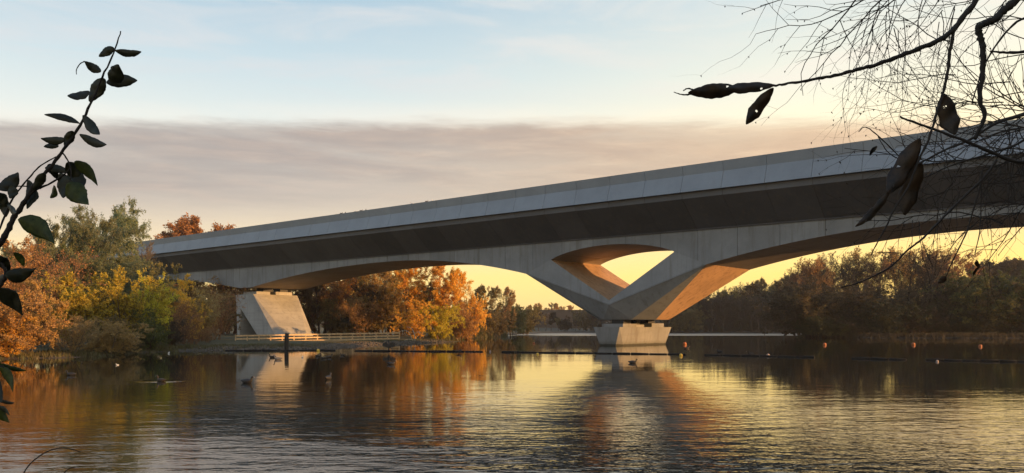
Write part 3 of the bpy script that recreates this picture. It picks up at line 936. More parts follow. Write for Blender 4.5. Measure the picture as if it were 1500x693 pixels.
# far shore
far_prs = [P_tree[0], P_tree[1], P_bare[0], P_bare[1], P_bush[0], P_bush[1]]
r2 = random.Random(5)
for i in range(26):                                     # low trees behind the V support
    px = 760 + i * 10 + r2.uniform(-4, 4); d = r2.uniform(284, 320)
    pr = r2.choice(far_prs)
    yt = 462 + r2.uniform(-6, 5) if px < 860 else 452 + r2.uniform(-10, 6)
    T('distant_tree', pr, px, d, yt, 1.2, B_brown, r2.choice([L_dull, L_olive, L_dgreen]), 'small dull tree on the far shore', group='trees along the far shore')
for i in range(34):
    px = 884 + i * 9.2 + r2.uniform(-3, 3)
    T('waterside_bush', r2.choice(P_bush), px, 288 + r2.uniform(0, 3), 470 + r2.uniform(-6, 6), 1.8, B_brown, r2.choice([L_dull, L_dgreen]), 'low bush along the far waterline', 'bush', 'low bushes along the far waterline')
for i in range(8):
    px = 775 + i * 9 + r2.uniform(-4, 4)
    T('distant_tree', r2.choice(P_tree[:2]), px, 380 + r2.uniform(-10, 20), 446 + r2.uniform(-3, 5), 1.0, B_brown, L_copper, 'sunlit russet treetop beyond the dark embankment', group='russet treetops beyond the embankment')
for i in range(58):
    px = 985 + (i % 29) * 6.9 + r2.uniform(-4, 4); row = i // 29
    d = 288 + row * 14 + r2.uniform(-4, 8)
    top = (430 - (px - 985) * 0.10 if px < 1135 else 414 - (px - 1135) * 0.5) + r2.uniform(-6, 8) + (row == 0) * 12
    pr = r2.choice([P_bare[0], P_bare[1], P_bare[0], P_bare[1], P_tree[1]] if row else [P_tree[0], P_tree[1], P_bush[0], P_bush[1], P_bare[1]])
    T('distant_tree', pr, px, d, top, 1.15, B_brown, r2.choice([L_dull, L_dull, L_olive, L_dgreen]), 'dull brown tree in the wood on the far shore', group='trees along the far shore')
# right bank
for i in range(24):
    px = 1170 + i * 10.5 + r2.uniform(-4, 4); d = 160 + r2.uniform(0, 14)
    top = (368 if px < 1400 else 386) + r2.uniform(-6, 14)
    if px < 1195: top += 14
    T('bare_tree', r2.choice(P_bare), px, d, top, 1.1, r2.choice([B_red, B_brown, B_red]), r2.choice([L_copper, L_dull]), 'slender leafless tree with reddish twigs on the right bank', group='leafless trees on the right bank')
for i in range(20):
    px = 1180 + i * 17.5 + r2.uniform(-6, 6); d = 152 + r2.uniform(0, 8)
    top = 425 + r2.uniform(-18, 14)
    T('thicket_bush', r2.choice([P_scrub[0], P_scrub[2], P_bush[0], P_bush[2]]), px, d, top, 1.4, B_brown, r2.choice([L_dull, L_olive, L_dull, L_dull]), 'brown thicket bush on the right bank', 'bush', 'thicket bushes on the right bank')
for i in range(22):
    px = 1182 + i * 16 + r2.uniform(-5, 5); d = 147.5 + r2.uniform(0, 4)
    T('thicket_bush', r2.choice(P_bush), px, d, 452 + r2.uniform(-12, 14), 1.6, B_black, r2.choice([L_dgreen, L_dgreen, L_dull]), 'low dark bush at the waterline of the right bank', 'bush', 'low dark bushes at the right waterline')
for px, d, yt in ((1385, 150, 425), (1420, 152, 405), (1450, 151, 400), (1478, 150, 404), (1505, 149, 398), (1400, 156, 415), (1465, 158, 396), (1530, 150, 400)):
    T('green_bush', r2.choice(P_bush[:2]), px, d, yt, 1.3, B_black, r2.choice([L_mgreen, L_dgreen, L_mgreen]), 'rounded dark green bush at the right end of the bank', 'bush', 'dark green bushes at the right end of the bank')
T('bare_tree', P_bare[0], 1346, 153, 366, 1.1, B_black, L_copper, 'dark forked leafless tree standing out against the sky on the right bank')
for i in range(12):
    px = 1425 + i * 9 + r2.uniform(-3, 3)
    T('distant_tree', r2.choice(P_tree[:2]), px, 250 + r2.uniform(0, 15), 384 + abs(px - 1475) * 0.12 + r2.uniform(-3, 4), 1.1, B_brown, L_dull, 'distant tree forming the hill line at the right edge', group='distant trees at the right edge')
# off-frame neighbours, so that the banks go on
for i in range(16):
    px = 1540 + i * 26 + r2.uniform(-6, 6)
    T('bare_tree', r2.choice(P_bare + P_tree), px, 148 + r2.uniform(0, 14), 385 + r2.uniform(-14, 14), 1.1, B_brown, L_olive, 'tree on the bank beyond the right edge', group='trees beyond the right edge')
for i in range(8):
    px = -60 - i * 38
    T('autumn_tree', r2.choice(P_tree + P_bush[:2]), px, 55 + r2.uniform(0, 12), 350 + r2.uniform(-14, 14), 1.1, B_brown, r2.choice([L_copper, L_olive, L_tan]), 'tree on the bank beyond the left edge', group='trees beyond the left edge')

for x, y, H, pr, lab in ((6.6, 0.1, 6.5, P_bush[1], 'unseen leafy bush right of the camera, added to shade the near twigs'), (9.4, -0.9, 7.5, P_bush[0], 'unseen tall bush well right of the camera, added to shade the near twigs'), (5.0, -0.3, 5.0, P_bush[1], 'unseen dense bush just behind the camera, placed to shade the near leaves'), (7.8, -1.9, 7.5, P_willow[0], 'unseen willow behind the camera, placed to shade the near leaves'),
                         (11.0, -4.0, 9.0, P_bush[0], 'unseen tall thicket behind the camera to the right, placed to shade near leaves'), (3.2, -3.5, 6.0, P_bush[1], 'unseen thick bush behind the camera on the near bank')):  # unseen bushes set between the sun and the near branches to shade them
    place_tree('unseen_shade_bush', pr, (x, y, max(gz(x, y), 0)), H, .8, 1.0, B_brown, L_olive, lab, 'bush')

# dark embankment on the horizon
V = []
for px, d in ((640, 350), (880, 350)):
    p = gpx(px, d)
    for dy, z in ((-9, 0.6), (0, 9.4), (8, 9.4), (14, 0.6)): V.append(Vector((p.x, p.y + dy, z)))
o = part('embankment', V, [(0, 1, 5, 4), (1, 2, 6, 5), (2, 3, 7, 6), (0, 1, 2, 3), (4, 5, 6, 7), (0, 3, 7, 4)], plain('embankment_soil', (0.02, 0.018, 0.014), 0.9, 0.3))
tag(o, 'dark flat-topped embankment beyond the far shore', kind='structure')

# grass and reeds along the banks
rg = np.random.default_rng(3)
def tufts(name, polyline, count, hgt, spread, mat, label, off=(0.15, 1.2)):
    P = np.array(polyline, float)
    seg = rg.integers(0, len(P) - 1, count * 3); t = rg.uniform(0, 1, count * 3)[:, None]
    q = P[seg] * (1 - t) + P[seg + 1] * t + rg.normal(size=(count * 3, 2)) * spread
    dd = lake_dist(q[:, 0], q[:, 1])
    q = q[(dd > off[0] - 0.4) & (dd < off[1] + 3)][:count]
    n = len(q); z = height(q[:, 0], q[:, 1]) - 0.02
    K = 7
    base = np.repeat(np.column_stack([q, z]), K, axis=0) + rg.normal(size=(n * K, 3)) * np.array([0.09, 0.09, 0])
    lean = rg.normal(size=(n * K, 3)) * 0.30; lean[:, 2] = 1; lean /= np.linalg.norm(lean, axis=1, keepdims=True)
    L = (hgt * rg.uniform(0.4, 1.25, n * K))[:, None]
    side = rg.normal(size=(n * K, 3)); side[:, 2] = 0; side /= np.linalg.norm(side, axis=1, keepdims=True)
    w = 0.018 * (1 + hgt)
    V = np.stack([base - side * w, base + side * w, base + lean * L], 1).reshape(-1, 3)
    me = np_mesh(name, V, np.arange(len(V)).reshape(-1, 3), mat)
    tag(put(name, me, (0, 0, 0)), label, 'grass', kind='stuff')
L_grass = leafmat('grass_blade', (0.05, 0.045, 0.02), (0.13, 0.10, 0.045), (0.09, 0.10, 0.03), 0.3)
tufts('bank_grass', [(-40, 45), (-28.8, 48), (-27, 52), (-27.5, 58), (-26.5, 65), (-22, 69), (-18, 72)], 2600, 0.26, 1.0, L_grass, 'dry grass along the left waterline')
tufts('bank_grass', [(-27, 74), (-22, 80), (-18, 92), (-12, 104), (-9, 108)], 2600, 0.12, 2.0, L_grass, 'short grass on the bank around the pier and fence')
tufts('bank_reeds', [(-10, 112), (-9, 130), (-6, 155), (-2, 190)], 1500, 1.2, 1.0, L_grass, 'pale reeds along the receding left shore')
tufts('bank_reeds', [(60, 175), (56.5, 154), (62, 146), (78, 143), (100, 142), (140, 136)], 3000, 0.8, 0.9, leafmat('dark_reed', (0.03, 0.026, 0.014), (0.07, 0.055, 0.03)), 'dark waterside growth along the right bank')

# gravel beach stones
ns = 3500
P = np.array([(-24, 66), (-21.5, 68), (-17.6, 70.5), (-15.6, 77), (-13.8, 89), (-8.6, 101)], float)
seg = rg.integers(0, len(P) - 1, ns); t = rg.uniform(0, 1, ns)[:, None]
q = P[seg] * (1 - t) + P[seg + 1] * t + rg.normal(size=(ns, 2)) * 0.9
zq = height(q[:, 0], q[:, 1]); ok = zq > -0.05; q = q[ok]; zq = zq[ok]
octa = np.array([(1, 0, 0), (0, 1, 0), (-1, 0, 0), (0, -1, 0), (0, 0, .8), (0, 0, -.8)])
r_ = rg.uniform(0.04, 0.14, len(q))
V = (octa[None] * (1 + rg.normal(size=(len(q), 6, 3)) * .25) * r_[:, None, None]) + np.column_stack([q, zq + 0.02])[:, None, :]
of = np.array([(0, 1, 4), (1, 2, 4), (2, 3, 4), (3, 0, 4), (1, 0, 5), (2, 1, 5), (3, 2, 5), (0, 3, 5)])
Fs = (of[None] + (np.arange(len(q)) * 6)[:, None, None]).reshape(-1, 3)
tag(put('gravel_beach', np_mesh('gravel_beach', V.reshape(-1, 3), Fs, plain('stone', (0.10, 0.082, 0.062), 0.85, 3, 0.5)), (0, 0, 0)), 'brown gravel along the water below the fence', 'gravel', kind='stuff')

# ------------------------------------------------------------------ fence, post, driftwood
M_wood = plain('pale_fence_wood', (0.52, 0.38, 0.22), 0.75, 5, 0.3)
M_owood = plain('dark_wet_wood', (0.018, 0.014, 0.011), 0.7, 5, 0.4)
fence = empty('wooden_fence', gpx(470, 92, 0.3))
tag(fence, 'post-and-rail wooden fence with three sunlit rails in front of the pier', 'fence')
fpts = []
for i in range(15):
    px = 345 + i * (585 - 345) / 14.0
    d = 84 + i * 0.95
    p = gpx(px, d); p.z = gz(p.x, p.y); fpts.append(p)
ztop = [1.8 - (x - 480) / 1200 * d for x, d in [(491.5 - i * 0.30, 84 + i * 0.95) for i in range(15)]]
for i, p in enumerate(fpts):
    V, Fc = box_vf((p.x, p.y, (p.z - .3 + ztop[i] + .06) / 2), 0.12, 0.12, ztop[i] + .06 - p.z + .3, 0.35)
    part('post', V, Fc, M_wood, fence)
    if i < 14:
        q = fpts[i + 1]
        for j, dz in enumerate((0.0, 0.33, 0.66)):
            a = Vector((p.x, p.y, ztop[i] - .03 - dz)); b_ = Vector((q.x, q.y, ztop[i + 1] - .03 - dz))
            dirn = (b_ - a).normalized(); nrm = Vector((dirn.y, -dirn.x, 0)).normalized()
            o1 = nrm * 0.065; o2 = nrm * 0.11; up = Vector((0, 0, 0.075))
            a = a + dirn * 0.004; b_ = b_ - dirn * 0.004
            V = [a + o1 - up, b_ + o1 - up, b_ + o2 - up, a + o2 - up, a + o1 + up, b_ + o1 + up, b_ + o2 + up, a + o2 + up]
            part('rail', V, [(0, 3, 2, 1), (4, 5, 6, 7), (0, 1, 5, 4), (1, 2, 6, 5), (2, 3, 7, 6), (3, 0, 4, 7)], M_wood, fence)

p = gpx(419.5, 65.0)
V, Fc = sweep([(p.x, p.y, -0.8), (p.x + .01, p.y, 0.3), (p.x + .02, p.y, 1.0), (p.x + .05, p.y, 1.36)], [.17, .17, .165, .15], 10)
o = part('mooring_post', V, Fc, M_owood, None, (p.x, p.y, 0))
tag(o, 'dark leaning timber post standing in the water in front of the fence', 'post')

M_drift = plain('bleached_wood', (0.42, 0.36, 0.28), 0.8, 6, 0.3)
dw = empty('driftwood', gpx(600, 98, 0.2)); tag(dw, 'bleached driftwood branch curling up from the gravel beside the fence end', 'driftwood')
for pl, r in (([(583, 487), (592, 484), (600, 488), (604, 500)], .045), ([(596, 479), (603, 481), (607, 490), (608, 502)], .07), ([(608, 500), (600, 497), (592, 499)], .06), ([(607, 490), (612, 486), (616, 488)], .05)):
    pts = catmull([at(x, y, 98 + (i % 2) * .2) for i, (x, y) in enumerate(pl)], 4)
    V, Fc = sweep(pts, [r * (0.5 + 0.5 * i / len(pts)) for i in range(len(pts))], 6)
    part('branch', V, Fc, M_drift, dw, smooth=True)
p = gpx(626, 104)
V, Fc = sweep([(p.x - 1.6, p.y, .10), (p.x - .6, p.y + .1, .25), (p.x + .6, p.y, .2), (p.x + 1.7, p.y + .1, .06)], [.12, .2, .18, .08], 8)
tag(part('fallen_log', V, Fc, M_owood, None, smooth=True), 'dark log lying at the tip of the spit', 'log')

# ------------------------------------------------------------------ floating boom and buoys
M_boom = plain('black_float', (0.008, 0.007, 0.006), 0.95, 3, 0.4)
boom = empty('floating_boom', at(870, 517.5, 57.6) * 1.0); boom.location.z = 0
tag(boom, 'long line of black floats lying across the whole lake in front of the plinth', 'boom')
bl = [(330, 514), (440, 514), (468, 513.5), (505, 514.2), (700, 515.5), (870, 518), (990, 519.5), (1180, 523.5), (1310, 527), (1420, 529), (1560, 531)]
gaps = [(470, 498), (705, 728), (996, 1008), (1185, 1226), (1312, 1334)]
def boom_y(px):
    for (a, ya), (b2, yb) in zip(bl, bl[1:]):
        if a <= px <= b2: return ya + (yb - ya) * (px - a) / (b2 - a)
px = 330.0
while px < 1545:
    stp = 27.0
    if not any(a < px < b2 for a, b2 in gaps):
        pts = []
        for f in (0, .04, .3, .6, .97, 1.0):
            x = px + f * (stp - 0.8); y = boom_y(min(x, 1559)); d = EYE * F / (y - HZ)
            pt = gpx(x, d); pt.z = 0.02 + 0.015 * math.sin(x * .07) ; pts.append(pt)
        V, Fc = sweep(pts, [.04, .065, .07, .07, .065, .04], 8)
        part('float', V, Fc, M_boom, boom, smooth=True)
    px += stp

M_obuoy = plain('orange_buoy_plastic', (0.42, 0.15, 0.06), 0.6, 8, 0.2)
M_ybuoy = plain('yellow_buoy_plastic', (0.65, 0.42, 0.05), 0.45, 8, 0.2)
M_wbuoy = plain('pale_buoy_plastic', (0.34, 0.26, 0.22), 0.6, 8, 0.2)


def lathe(prof, c, k=14):
    V = []; Fc = []
    for r, z in prof:
        for j in range(k):
            a = 2 * math.pi * j / k
            V.append(Vector((c[0] + r * math.cos(a), c[1] + r * math.sin(a), c[2] + z)))
    for i in range(len(prof) - 1):
        for j in range(k):
            Fc.append((i * k + j, i * k + (j + 1) % k, (i + 1) * k + (j + 1) % k, (i + 1) * k + j))
    Fc.append(tuple(range(k))[::-1]); Fc.append(tuple((len(prof) - 1) * k + j for j in range(k)))
    return V, Fc


def buoy(px, ybase, rpx, mat, label):
    d = EYE * F / (ybase - HZ); r = rpx * 0.82 * d / F
    p = gpx(px, d)
    e = empty('buoy', (p.x, p.y, 0)); tag(e, label, 'buoy')
    V, Fc = lathe([(r * .35, -r * .6), (r * .8, -r * .3), (r, r * .25), (r * .93, r * .75), (r * .62, r * 1.2), (r * .3, r * 1.38), (r * .2, r * 1.42)], (p.x, p.y, 0))
    part('buoy_body', V, Fc, mat, e, smooth=True)
    V, Fc = lathe([(r * .2, r * 1.423), (r * .24, r * 1.5), (r * .2, r * 1.62), (r * .06, r * 1.66)], (p.x, p.y, 0), 8)
    part('mooring_eye', V, Fc, M_boom, e, smooth=True)


buoy(699, 503, 1.6, M_obuoy, 'tiny orange buoy, leftmost on the far side of the boom')
buoy(782, 503.5, 2.2, M_obuoy, 'orange buoy left of the plinth beyond the boom')
buoy(1003, 505, 3.4, M_obuoy, 'orange buoy just right of the plinth')
buoy(1208, 505.5, 3.0, M_obuoy, 'orange buoy in front of the left end of the right bank')
buoy(1338, 505.5, 3.2, M_obuoy, 'orange buoy below the dark leafless tree on the right bank')
buoy(1436, 508, 3.0, M_obuoy, 'rightmost buoy, small and orange, on the far side of the boom')
buoy(997.5, 521.5, 3.2, M_ybuoy, 'yellow buoy on the boom at the right foot of the plinth')
buoy(466, 514.5, 3.0, M_ybuoy, 'yellow buoy on the boom near the timber post')
buoy(787.5, 519.5, 2.2, M_ybuoy, 'small yellow buoy on the boom left of the plinth')
buoy(1125, 521.5, 3.0, M_wbuoy, 'pale pinkish buoy on the boom right of the plinth')
buoy(1373, 530.0, 2.4, M_wbuoy, 'pale buoy on the boom towards the right edge')
buoy(718, 515.5, 1.8, M_wbuoy, 'small pale buoy on the boom between the cormorant and the plinth')

# ------------------------------------------------------------------ birds
M_coot = plain('black_plumage', (0.014, 0.013, 0.014), 0.6, 20, 0.3)
M_brownp = plain('brown_plumage', (0.03, 0.022, 0.015), 0.7, 20, 0.4)
M_gull = plain('white_plumage', (0.70, 0.70, 0.68), 0.7, 20, 0.15)
M_greyp = plain('grey_plumage', (0.12, 0.12, 0.125), 0.7, 20, 0.3)
M_bill = plain('pale_bill', (0.65, 0.55, 0.42), 0.5, 8, 0.1)


def bird_mesh(mat, long_neck=0.0):
    spine = [(-.24, .085, .008), (-.20, .075, .030), (-.13, .06, .062), (-.04, .05, .085), (.05, .05, .085), (.12, .065, .066), (.155, .10, .042), (.165, .145 + long_neck * .5, .028),
             (.175, .175 + long_neck, .030), (.195, .192 + long_neck, .033), (.222, .19 + long_neck, .024), (.238, .185 + long_neck, .011)]
    V, Fc = [], []
    k = 10
    for i, (x, z, r) in enumerate(spine):
        n0 = spine[max(i - 1, 0)]; n1 = spine[min(i + 1, len(spine) - 1)]
        d = Vector((n1[0] - n0[0], 0, n1[1] - n0[1])).normalized(); up = Vector((-d.z, 0, d.x))
        for j in range(k):
            a = 2 * math.pi * j / k
            V.append(Vector((x, 0, z)) + Vector((0, 1, 0)) * math.cos(a) * r + up * math.sin(a) * r)
    for i in range(len(spine) - 1):
        for j in range(k):
            Fc.append((i * k + j, i * k + (j + 1) % k, (i + 1) * k + (j + 1) % k, (i + 1) * k + j))
    Fc += [tuple(range(k)), tuple((len(spine) - 1) * k + j for j in range(k))]
    me = mesh_data('body', V, Fc, mat, True); fix_normals(me)
    V, Fc = sweep([(.236, 0, .187 + long_neck), (.262, 0, .180 + long_neck), (.285, 0, .174 + long_neck)], [.011, .008, .003], 6)
    return me, mesh_data('bill', V, Fc, M_bill)


coot_me = bird_mesh(M_coot); duck_me = bird_mesh(M_brownp, .03); gull_me = bird_mesh(M_gull, .02); grebe_me = bird_mesh(M_greyp, .06)


def bird(px, py, heading, mes, label, cat='duck', z=0.0, d=None, k=1.0, group=None, name=None):
    if d is None: d = EYE * F / (py - HZ)
    k *= 0.85
    p = gpx(px, d, z)
    e = empty(name or cat, p); tag(e, label, cat, group)
    for nm, me in (('body', mes[0]), ('bill', mes[1])):
        o = bpy.data.objects.new(nm, me); C.objects.link(o); o.parent = e
        o.rotation_euler = (0, 0, heading); o.scale = (k, k, k)
    return e


R = math.radians
bird(104, 550, R(180), coot_me, 'black coot swimming alone near the left bank', 'coot', k=1.0)
bird(236, 559, R(160), duck_me, 'brown duck splashing in a patch of bright ripples on the left', 'duck', k=1.0)
bird(362, 561, R(-20), coot_me, 'dark coot in front of the reflection of the pier', 'coot', k=1.25)
bird(481, 556, R(80), coot_me, 'dark bird seen end-on, right of the pier reflection', 'coot', k=1.25)
bird(573, 534, R(0), coot_me, 'black coot below the cormorant', 'coot', k=1.15)
bird(927, 532, R(-10), coot_me, 'black coot swimming in front of the plinth', 'coot', k=1.2)
bird(1100, 520, R(180), duck_me, 'brown duck beside the pale buoy right of the plinth', 'duck', k=1.3)
bird(1054, 516, R(170), coot_me, 'small black coot midway between the plinth and the pale buoy', 'coot', k=1.1)
bird(1006, 511, R(10), coot_me, 'small black coot just behind the boom right of the plinth', 'coot', k=1.3)
bird(399, 524, R(180), duck_me, 'brown duck left of the grey one near the timber post', 'duck', k=1.1)
bird(407, 527, R(190), grebe_me, 'grey bird swimming just below the timber post', 'duck', k=1.25)
bird(443, 524, R(90), gull_me, 'tiny white gull in the bright reflection of the pier', 'gull', k=.6)
bird(466, 522, R(0), duck_me, 'brown duck under the yellow buoy by the post', 'duck', k=1.0)
bird(474, 525.5, R(200), duck_me, 'brown duck lowest of three right of the pier reflection', 'duck', k=1.0)
bird(482, 524, R(0), duck_me, 'brown duck rightmost of three right of the pier reflection', 'duck', k=1.1)
bird(502, 521, R(180), duck_me, 'small brown duck close under the left end of the boom', 'duck', k=.9)
bird(247, 518, R(90), gull_me, 'small white gull at the edge of the left thicket', 'gull', k=.65)
bird(172, 535, R(180), gull_me, 'tiny white gull on dark water at the left', 'gull', k=.4)
bird(672, 517, R(0), coot_me, 'small dark bird perched on the boom right of the cormorant', 'coot', z=.10, d=57.5, k=1.0)
# cormorant drying its wings on the boom
d = 60.5; p = gpx(569.5, d, 0.12)
cor = empty('cormorant', p); tag(cor, 'black cormorant standing on the boom with its wings spread', 'cormorant')
sp_ = [(0, 0, .0, .012), (0, 0, .12, .045), (.0, 0, .28, .085), (.02, 0, .42, .075), (.02, 0, .52, .04), (.0, 0, .62, .028), (-.01, 0, .70, .028), (-.04, 0, .745, .034), (-.09, 0, .755, .018), (-.16, 0, .76, .006)]
V, Fc = sweep([p + Vector(q[:3]) for q in sp_], [q[3] for q in sp_], 10)
part('body', V, Fc, M_coot, cor, smooth=True)
for sg in (-1, 1):
    out = [(.05, .50), (.22, .60), (.42, .55), (.50, .42), (.44, .25), (.36, .30), (.30, .18), (.22, .26), (.14, .15), (.05, .22)]
    V = [p + Vector((sg * a, .03 + .12 * a, z)) for a, z in out] + [p + Vector((sg * a, .055 + .12 * a, z)) for a, z in out]
    n = len(out)
    Fc = [tuple(range(n)), tuple(range(n, 2 * n))] + [(i, (i + 1) % n, n + (i + 1) % n, n + i) for i in range(n)]
    part('wing', V, Fc, M_coot, cor)
for i, px in enumerate((500, 506, 521, 529, 536, 604, 625, 633)):
    # perched on the near parapet
    dd = PERP - 2.8
    ray = Vector((px - 750, F, 0)); sc_ = dd / ray.dot(Nv); pp = ray * sc_
    e = bird(px, 0, R(40 + 60 * (i % 3)), (gull_me if i in (2, 5, 7) else coot_me), 'small bird perched on top of the parapet', 'bird', z=16.37, d=pp.y, k=1.15, group='birds perched on the parapet')

# ------------------------------------------------------------------ foreground sprays
def fleafmat(name, c1, c2, trans):
    m, nb, b = new_mat(name)
    tc = nb.add('ShaderNodeTexCoord').outputs['Object']
    n = nb.noise(tc, 60, 4, 0.6); n2 = nb.noise(tc, 300, 3, 0.6)
    c = nb.mix(nb.mapr(n, 0.35, 0.65), c1, c2)
    c = nb.mix(nb.math('MULTIPLY', nb.mapr(n2, .55, .7), .5), c, tuple(v * .4 for v in c1))
    nb.l.new(c, b.inputs['Base Color']); b.inputs['Roughness'].default_value = .5
    tr = nb.add('ShaderNodeBsdfTranslucent'); nb.l.new(c, tr.inputs[0])
    ms = nb.add('ShaderNodeMixShader'); ms.inputs[0].default_value = trans
    nb.l.new(b.outputs[0], ms.inputs[1]); nb.l.new(tr.outputs[0], ms.inputs[2])
    nb.l.new(ms.outputs[0], nb.n.get('Material Output').inputs[0])
    return m
FL_dark = fleafmat('dark_leaf', (0.012, 0.017, 0.007), (0.032, 0.036, 0.014), 0.30)
FL_green = fleafmat('fresh_green_leaf', (0.035, 0.06, 0.010), (0.09, 0.12, 0.02), 0.45)
FL_dead = fleafmat('withered_leaf', (0.012, 0.008, 0.004), (0.040, 0.022, 0.010), 0.22)
rl = random.Random(19)


def leaf(parent, a, b_, wpx, d, mat=FL_dark, shape='oval', bend=0.12, ragged=0.05, name='leaf'):
    """leaf blade from pixel a (stalk) to b (tip) at depth d, curved and with thickness"""
    A = at(a[0], a[1], d); d2 = d * (1 + rl.uniform(-.02, .02)); B = at(b_[0], b_[1], d2)
    ax = B - A; L = ax.length; ax = ax / L
    side = ax.cross(Vector((0, 1, 0))).normalized(); nrm = side.cross(ax)
    tw = rl.uniform(-.35, .35)
    w = wpx * d / F / 2 / max(math.cos(tw), .5)
    n = 22; V = []; cur = rl.choice((-1, 1)) * bend * L
    ph = rl.uniform(0, 6); QS = (-1, -.66, -.33, 0, .33, .66, 1); K = len(QS)
    for i in range(n + 1):
        t = i / n
        if shape == 'oval': ww = w * (math.sin(math.pi * min(t * .97 + .015, 1) ** .85)) ** .8
        elif shape == 'strap': ww = w * min(1, (t * 3.2 + .04) ** .7) * min(1, ((1 - t) * 3.0 + .04) ** .7) * (1 + .07 * math.sin(t * 8 + ph))
        else: ww = w * (math.sin(math.pi * (t * .95 + .02) ** .65)) ** 1.2
        c = A + ax * (L * t) + side * (cur * 4 * t * (1 - t)) * .5 + nrm * (math.sin(math.pi * t) * L * .05)
        ew = [1 + ragged * (.6 * math.sin(t * 19 + ph) + .5 * math.sin(t * 41 + ph * 2) + .5 * rl.uniform(-1, 1)) for _ in (0, 1)]
        for k, q in enumerate(QS):
            rr = ew[0] if q < 0 else ew[1]
            sv = side * math.cos(tw) + nrm * math.sin(tw)
            V.append(c + sv * (ww * q * rr) + nrm * (abs(q) * ww * .22 + .05 * w * math.sin(t * 14 + q * 2)))
    Fc = []
    for i in range(n):
        for k in range(K - 1):
            if mat is FL_dead and 2 < i < n - 2 and 0 < k < K - 2 and rl.random() < .018: continue
            Fc.append((i * K + k, i * K + k + 1, i * K + k + K + 1, i * K + k + K))
    th = nrm * -0.0006
    m2 = len(V); V = V + [v + th for v in V]
    Fc2 = [tuple(m2 + q for q in f[::-1]) for f in Fc]
    edge = [i * K for i in range(n + 1)] + [n * K + k for k in range(1, K)] + [i * K + K - 1 for i in range(n - 1, -1, -1)] + list(range(K - 2, 0, -1))
    rim = [(edge[i], edge[(i + 1) % len(edge)], edge[(i + 1) % len(edge)] + m2, edge[i] + m2) for i in range(len(edge))]
    return part(name, V, Fc + Fc2 + rim, mat, parent, origin=A, smooth=True)


def stem(parent, pl, r0, r1, d, name='stem', mat=B_black, k=7, n=5, dz=0.0):
    m = len(pl)
    pts = catmull([at(x, y, d + dz * i / max(m - 1, 1)) for i, (x, y) in enumerate(pl)], n)
    N = len(pts)
    pts = [q + Vector((rl.uniform(-1, 1), rl.uniform(-1, 1), rl.uniform(-1, 1))) * (r0 + r1) * d / F * .12 for q in pts]
    rad = [(r0 + (r1 - r0) * i / (N - 1)) * d / F * (1 + .12 * math.sin(i * 1.9)) for i in range(N)]
    V, Fc = sweep(pts, rad, k)
    return part(name, V, Fc, mat, parent, origin=pts[0], smooth=True)


ld = 1.05
spray = empty('leafy_branch', at(-30, 420, ld)); tag(spray, 'leafy dark branch reaching up into the sky at the left, close to the camera', 'branch')
stem(spray, [(-60, 440), (-20, 385), (0, 356), (9, 343), (20, 320), (31, 304), (40, 290), (50, 272), (71, 249), (89, 225), (113, 190), (133, 152), (150, 113), (167, 78), (177, 46)], 5.2, .8, ld)
stem(spray, [(-40, 420), (-5, 345), (14, 300), (26, 281), (43, 260), (60, 242), (82, 230)], 1.6, .9, ld)
stem(spray, [(30, 304), (50, 280), (75, 268), (96, 254), (104, 245)], 2.0, .8, ld)
stem(spray, [(90, 222), (98, 233), (103, 246), (104, 262)], 1.3, .8, ld)
stem(spray, [(20, 273), (40, 273), (60, 277)], 1.0, .6, ld)
stem(spray, [(-30, 450), (-5, 425), (5, 410), (9, 400), (4, 388), (-10, 372)], 3.6, 2.0, ld)
LV = [((167, 70), (145, 83), 12, 'oval', 0), ((168, 74), (207, 76), 9, 'strap', 0), ((148, 105), (124, 90), 12, 'oval', 0), ((160, 118), (174, 95), 21, 'oval', 0), ((156, 121), (201, 118), 18, 'oval', 0),
      ((153, 115), (131, 149), 20, 'oval', 0), ((131, 134), (99, 141), 14, 'strap', 0), ((117, 181), (65, 168), 9, 'strap', 0), ((122, 169), (146, 197), 14, 'oval', 0), ((117, 197), (156, 212), 12, 'oval', 0),
      ((96, 204), (60, 203), 11, 'oval', 0), ((107, 192), (95, 215), 12, 'oval', 0), ((86, 214), (64, 215), 8, 'oval', 0), ((110, 236), (143, 272), 15, 'heart', 1), ((89, 254), (93, 290), 22, 'oval', 0),
      ((104, 250), (121, 288), 27, 'heart', 0), ((100, 268), (130, 300), 26, 'heart', 1), ((66, 246), (101, 252), 12, 'oval', 0), ((42, 264), (40, 306), 14, 'oval', 1), ((-2, 278), (27, 253), 19, 'oval', 0),
      ((66, 254), (49, 279), 12, 'oval', 0), ((-8, 283), (9, 303), 15, 'oval', 0), ((18, 272), (15, 291), 12, 'oval', 0), ((28, 320), (80, 357), 27, 'heart', 2), ((-4, 286), (9, 318), 15, 'oval', 0),
      ((-6, 374), (14, 398), 22, 'oval', 0), ((21, 370), (35, 390), 10, 'oval', 1), ((8, 405), (53, 393), 20, 'heart', 0), ((-5, 424), (33, 462), 24, 'heart', 0), ((80, 272), (74, 290), 12, 'oval', 2), ((12, 300), (24, 312), 9, 'oval', 0),
      ((72, 240), (84, 262), 13, 'oval', 0), ((98, 238), (120, 262), 18, 'oval', 0), ((8, 404), (-6, 420), 12, 'oval', 0), ((50, 276), (42, 300), 12, 'oval', 0)]
for a, b_, w, sh, g_ in LV:
    leaf(spray, a, b_, w * 1.08, ld * rl.uniform(.97, 1.04), (FL_dark, FL_dark if rl.random() < .4 else FL_green, FL_green)[g_], sh)
stem(spray, [(124, 90), (117, 94), (112, 102), (112, 109)], .9, .5, ld)
low = empty('leafy_branch', at(-25, 560, 1.0)); tag(low, 'few green and dark leaves hanging into the lower left edge', 'branch')
stem(low, [(-60, 520), (-20, 530), (0, 536), (12, 540)], 1.6, .8, 1.0)
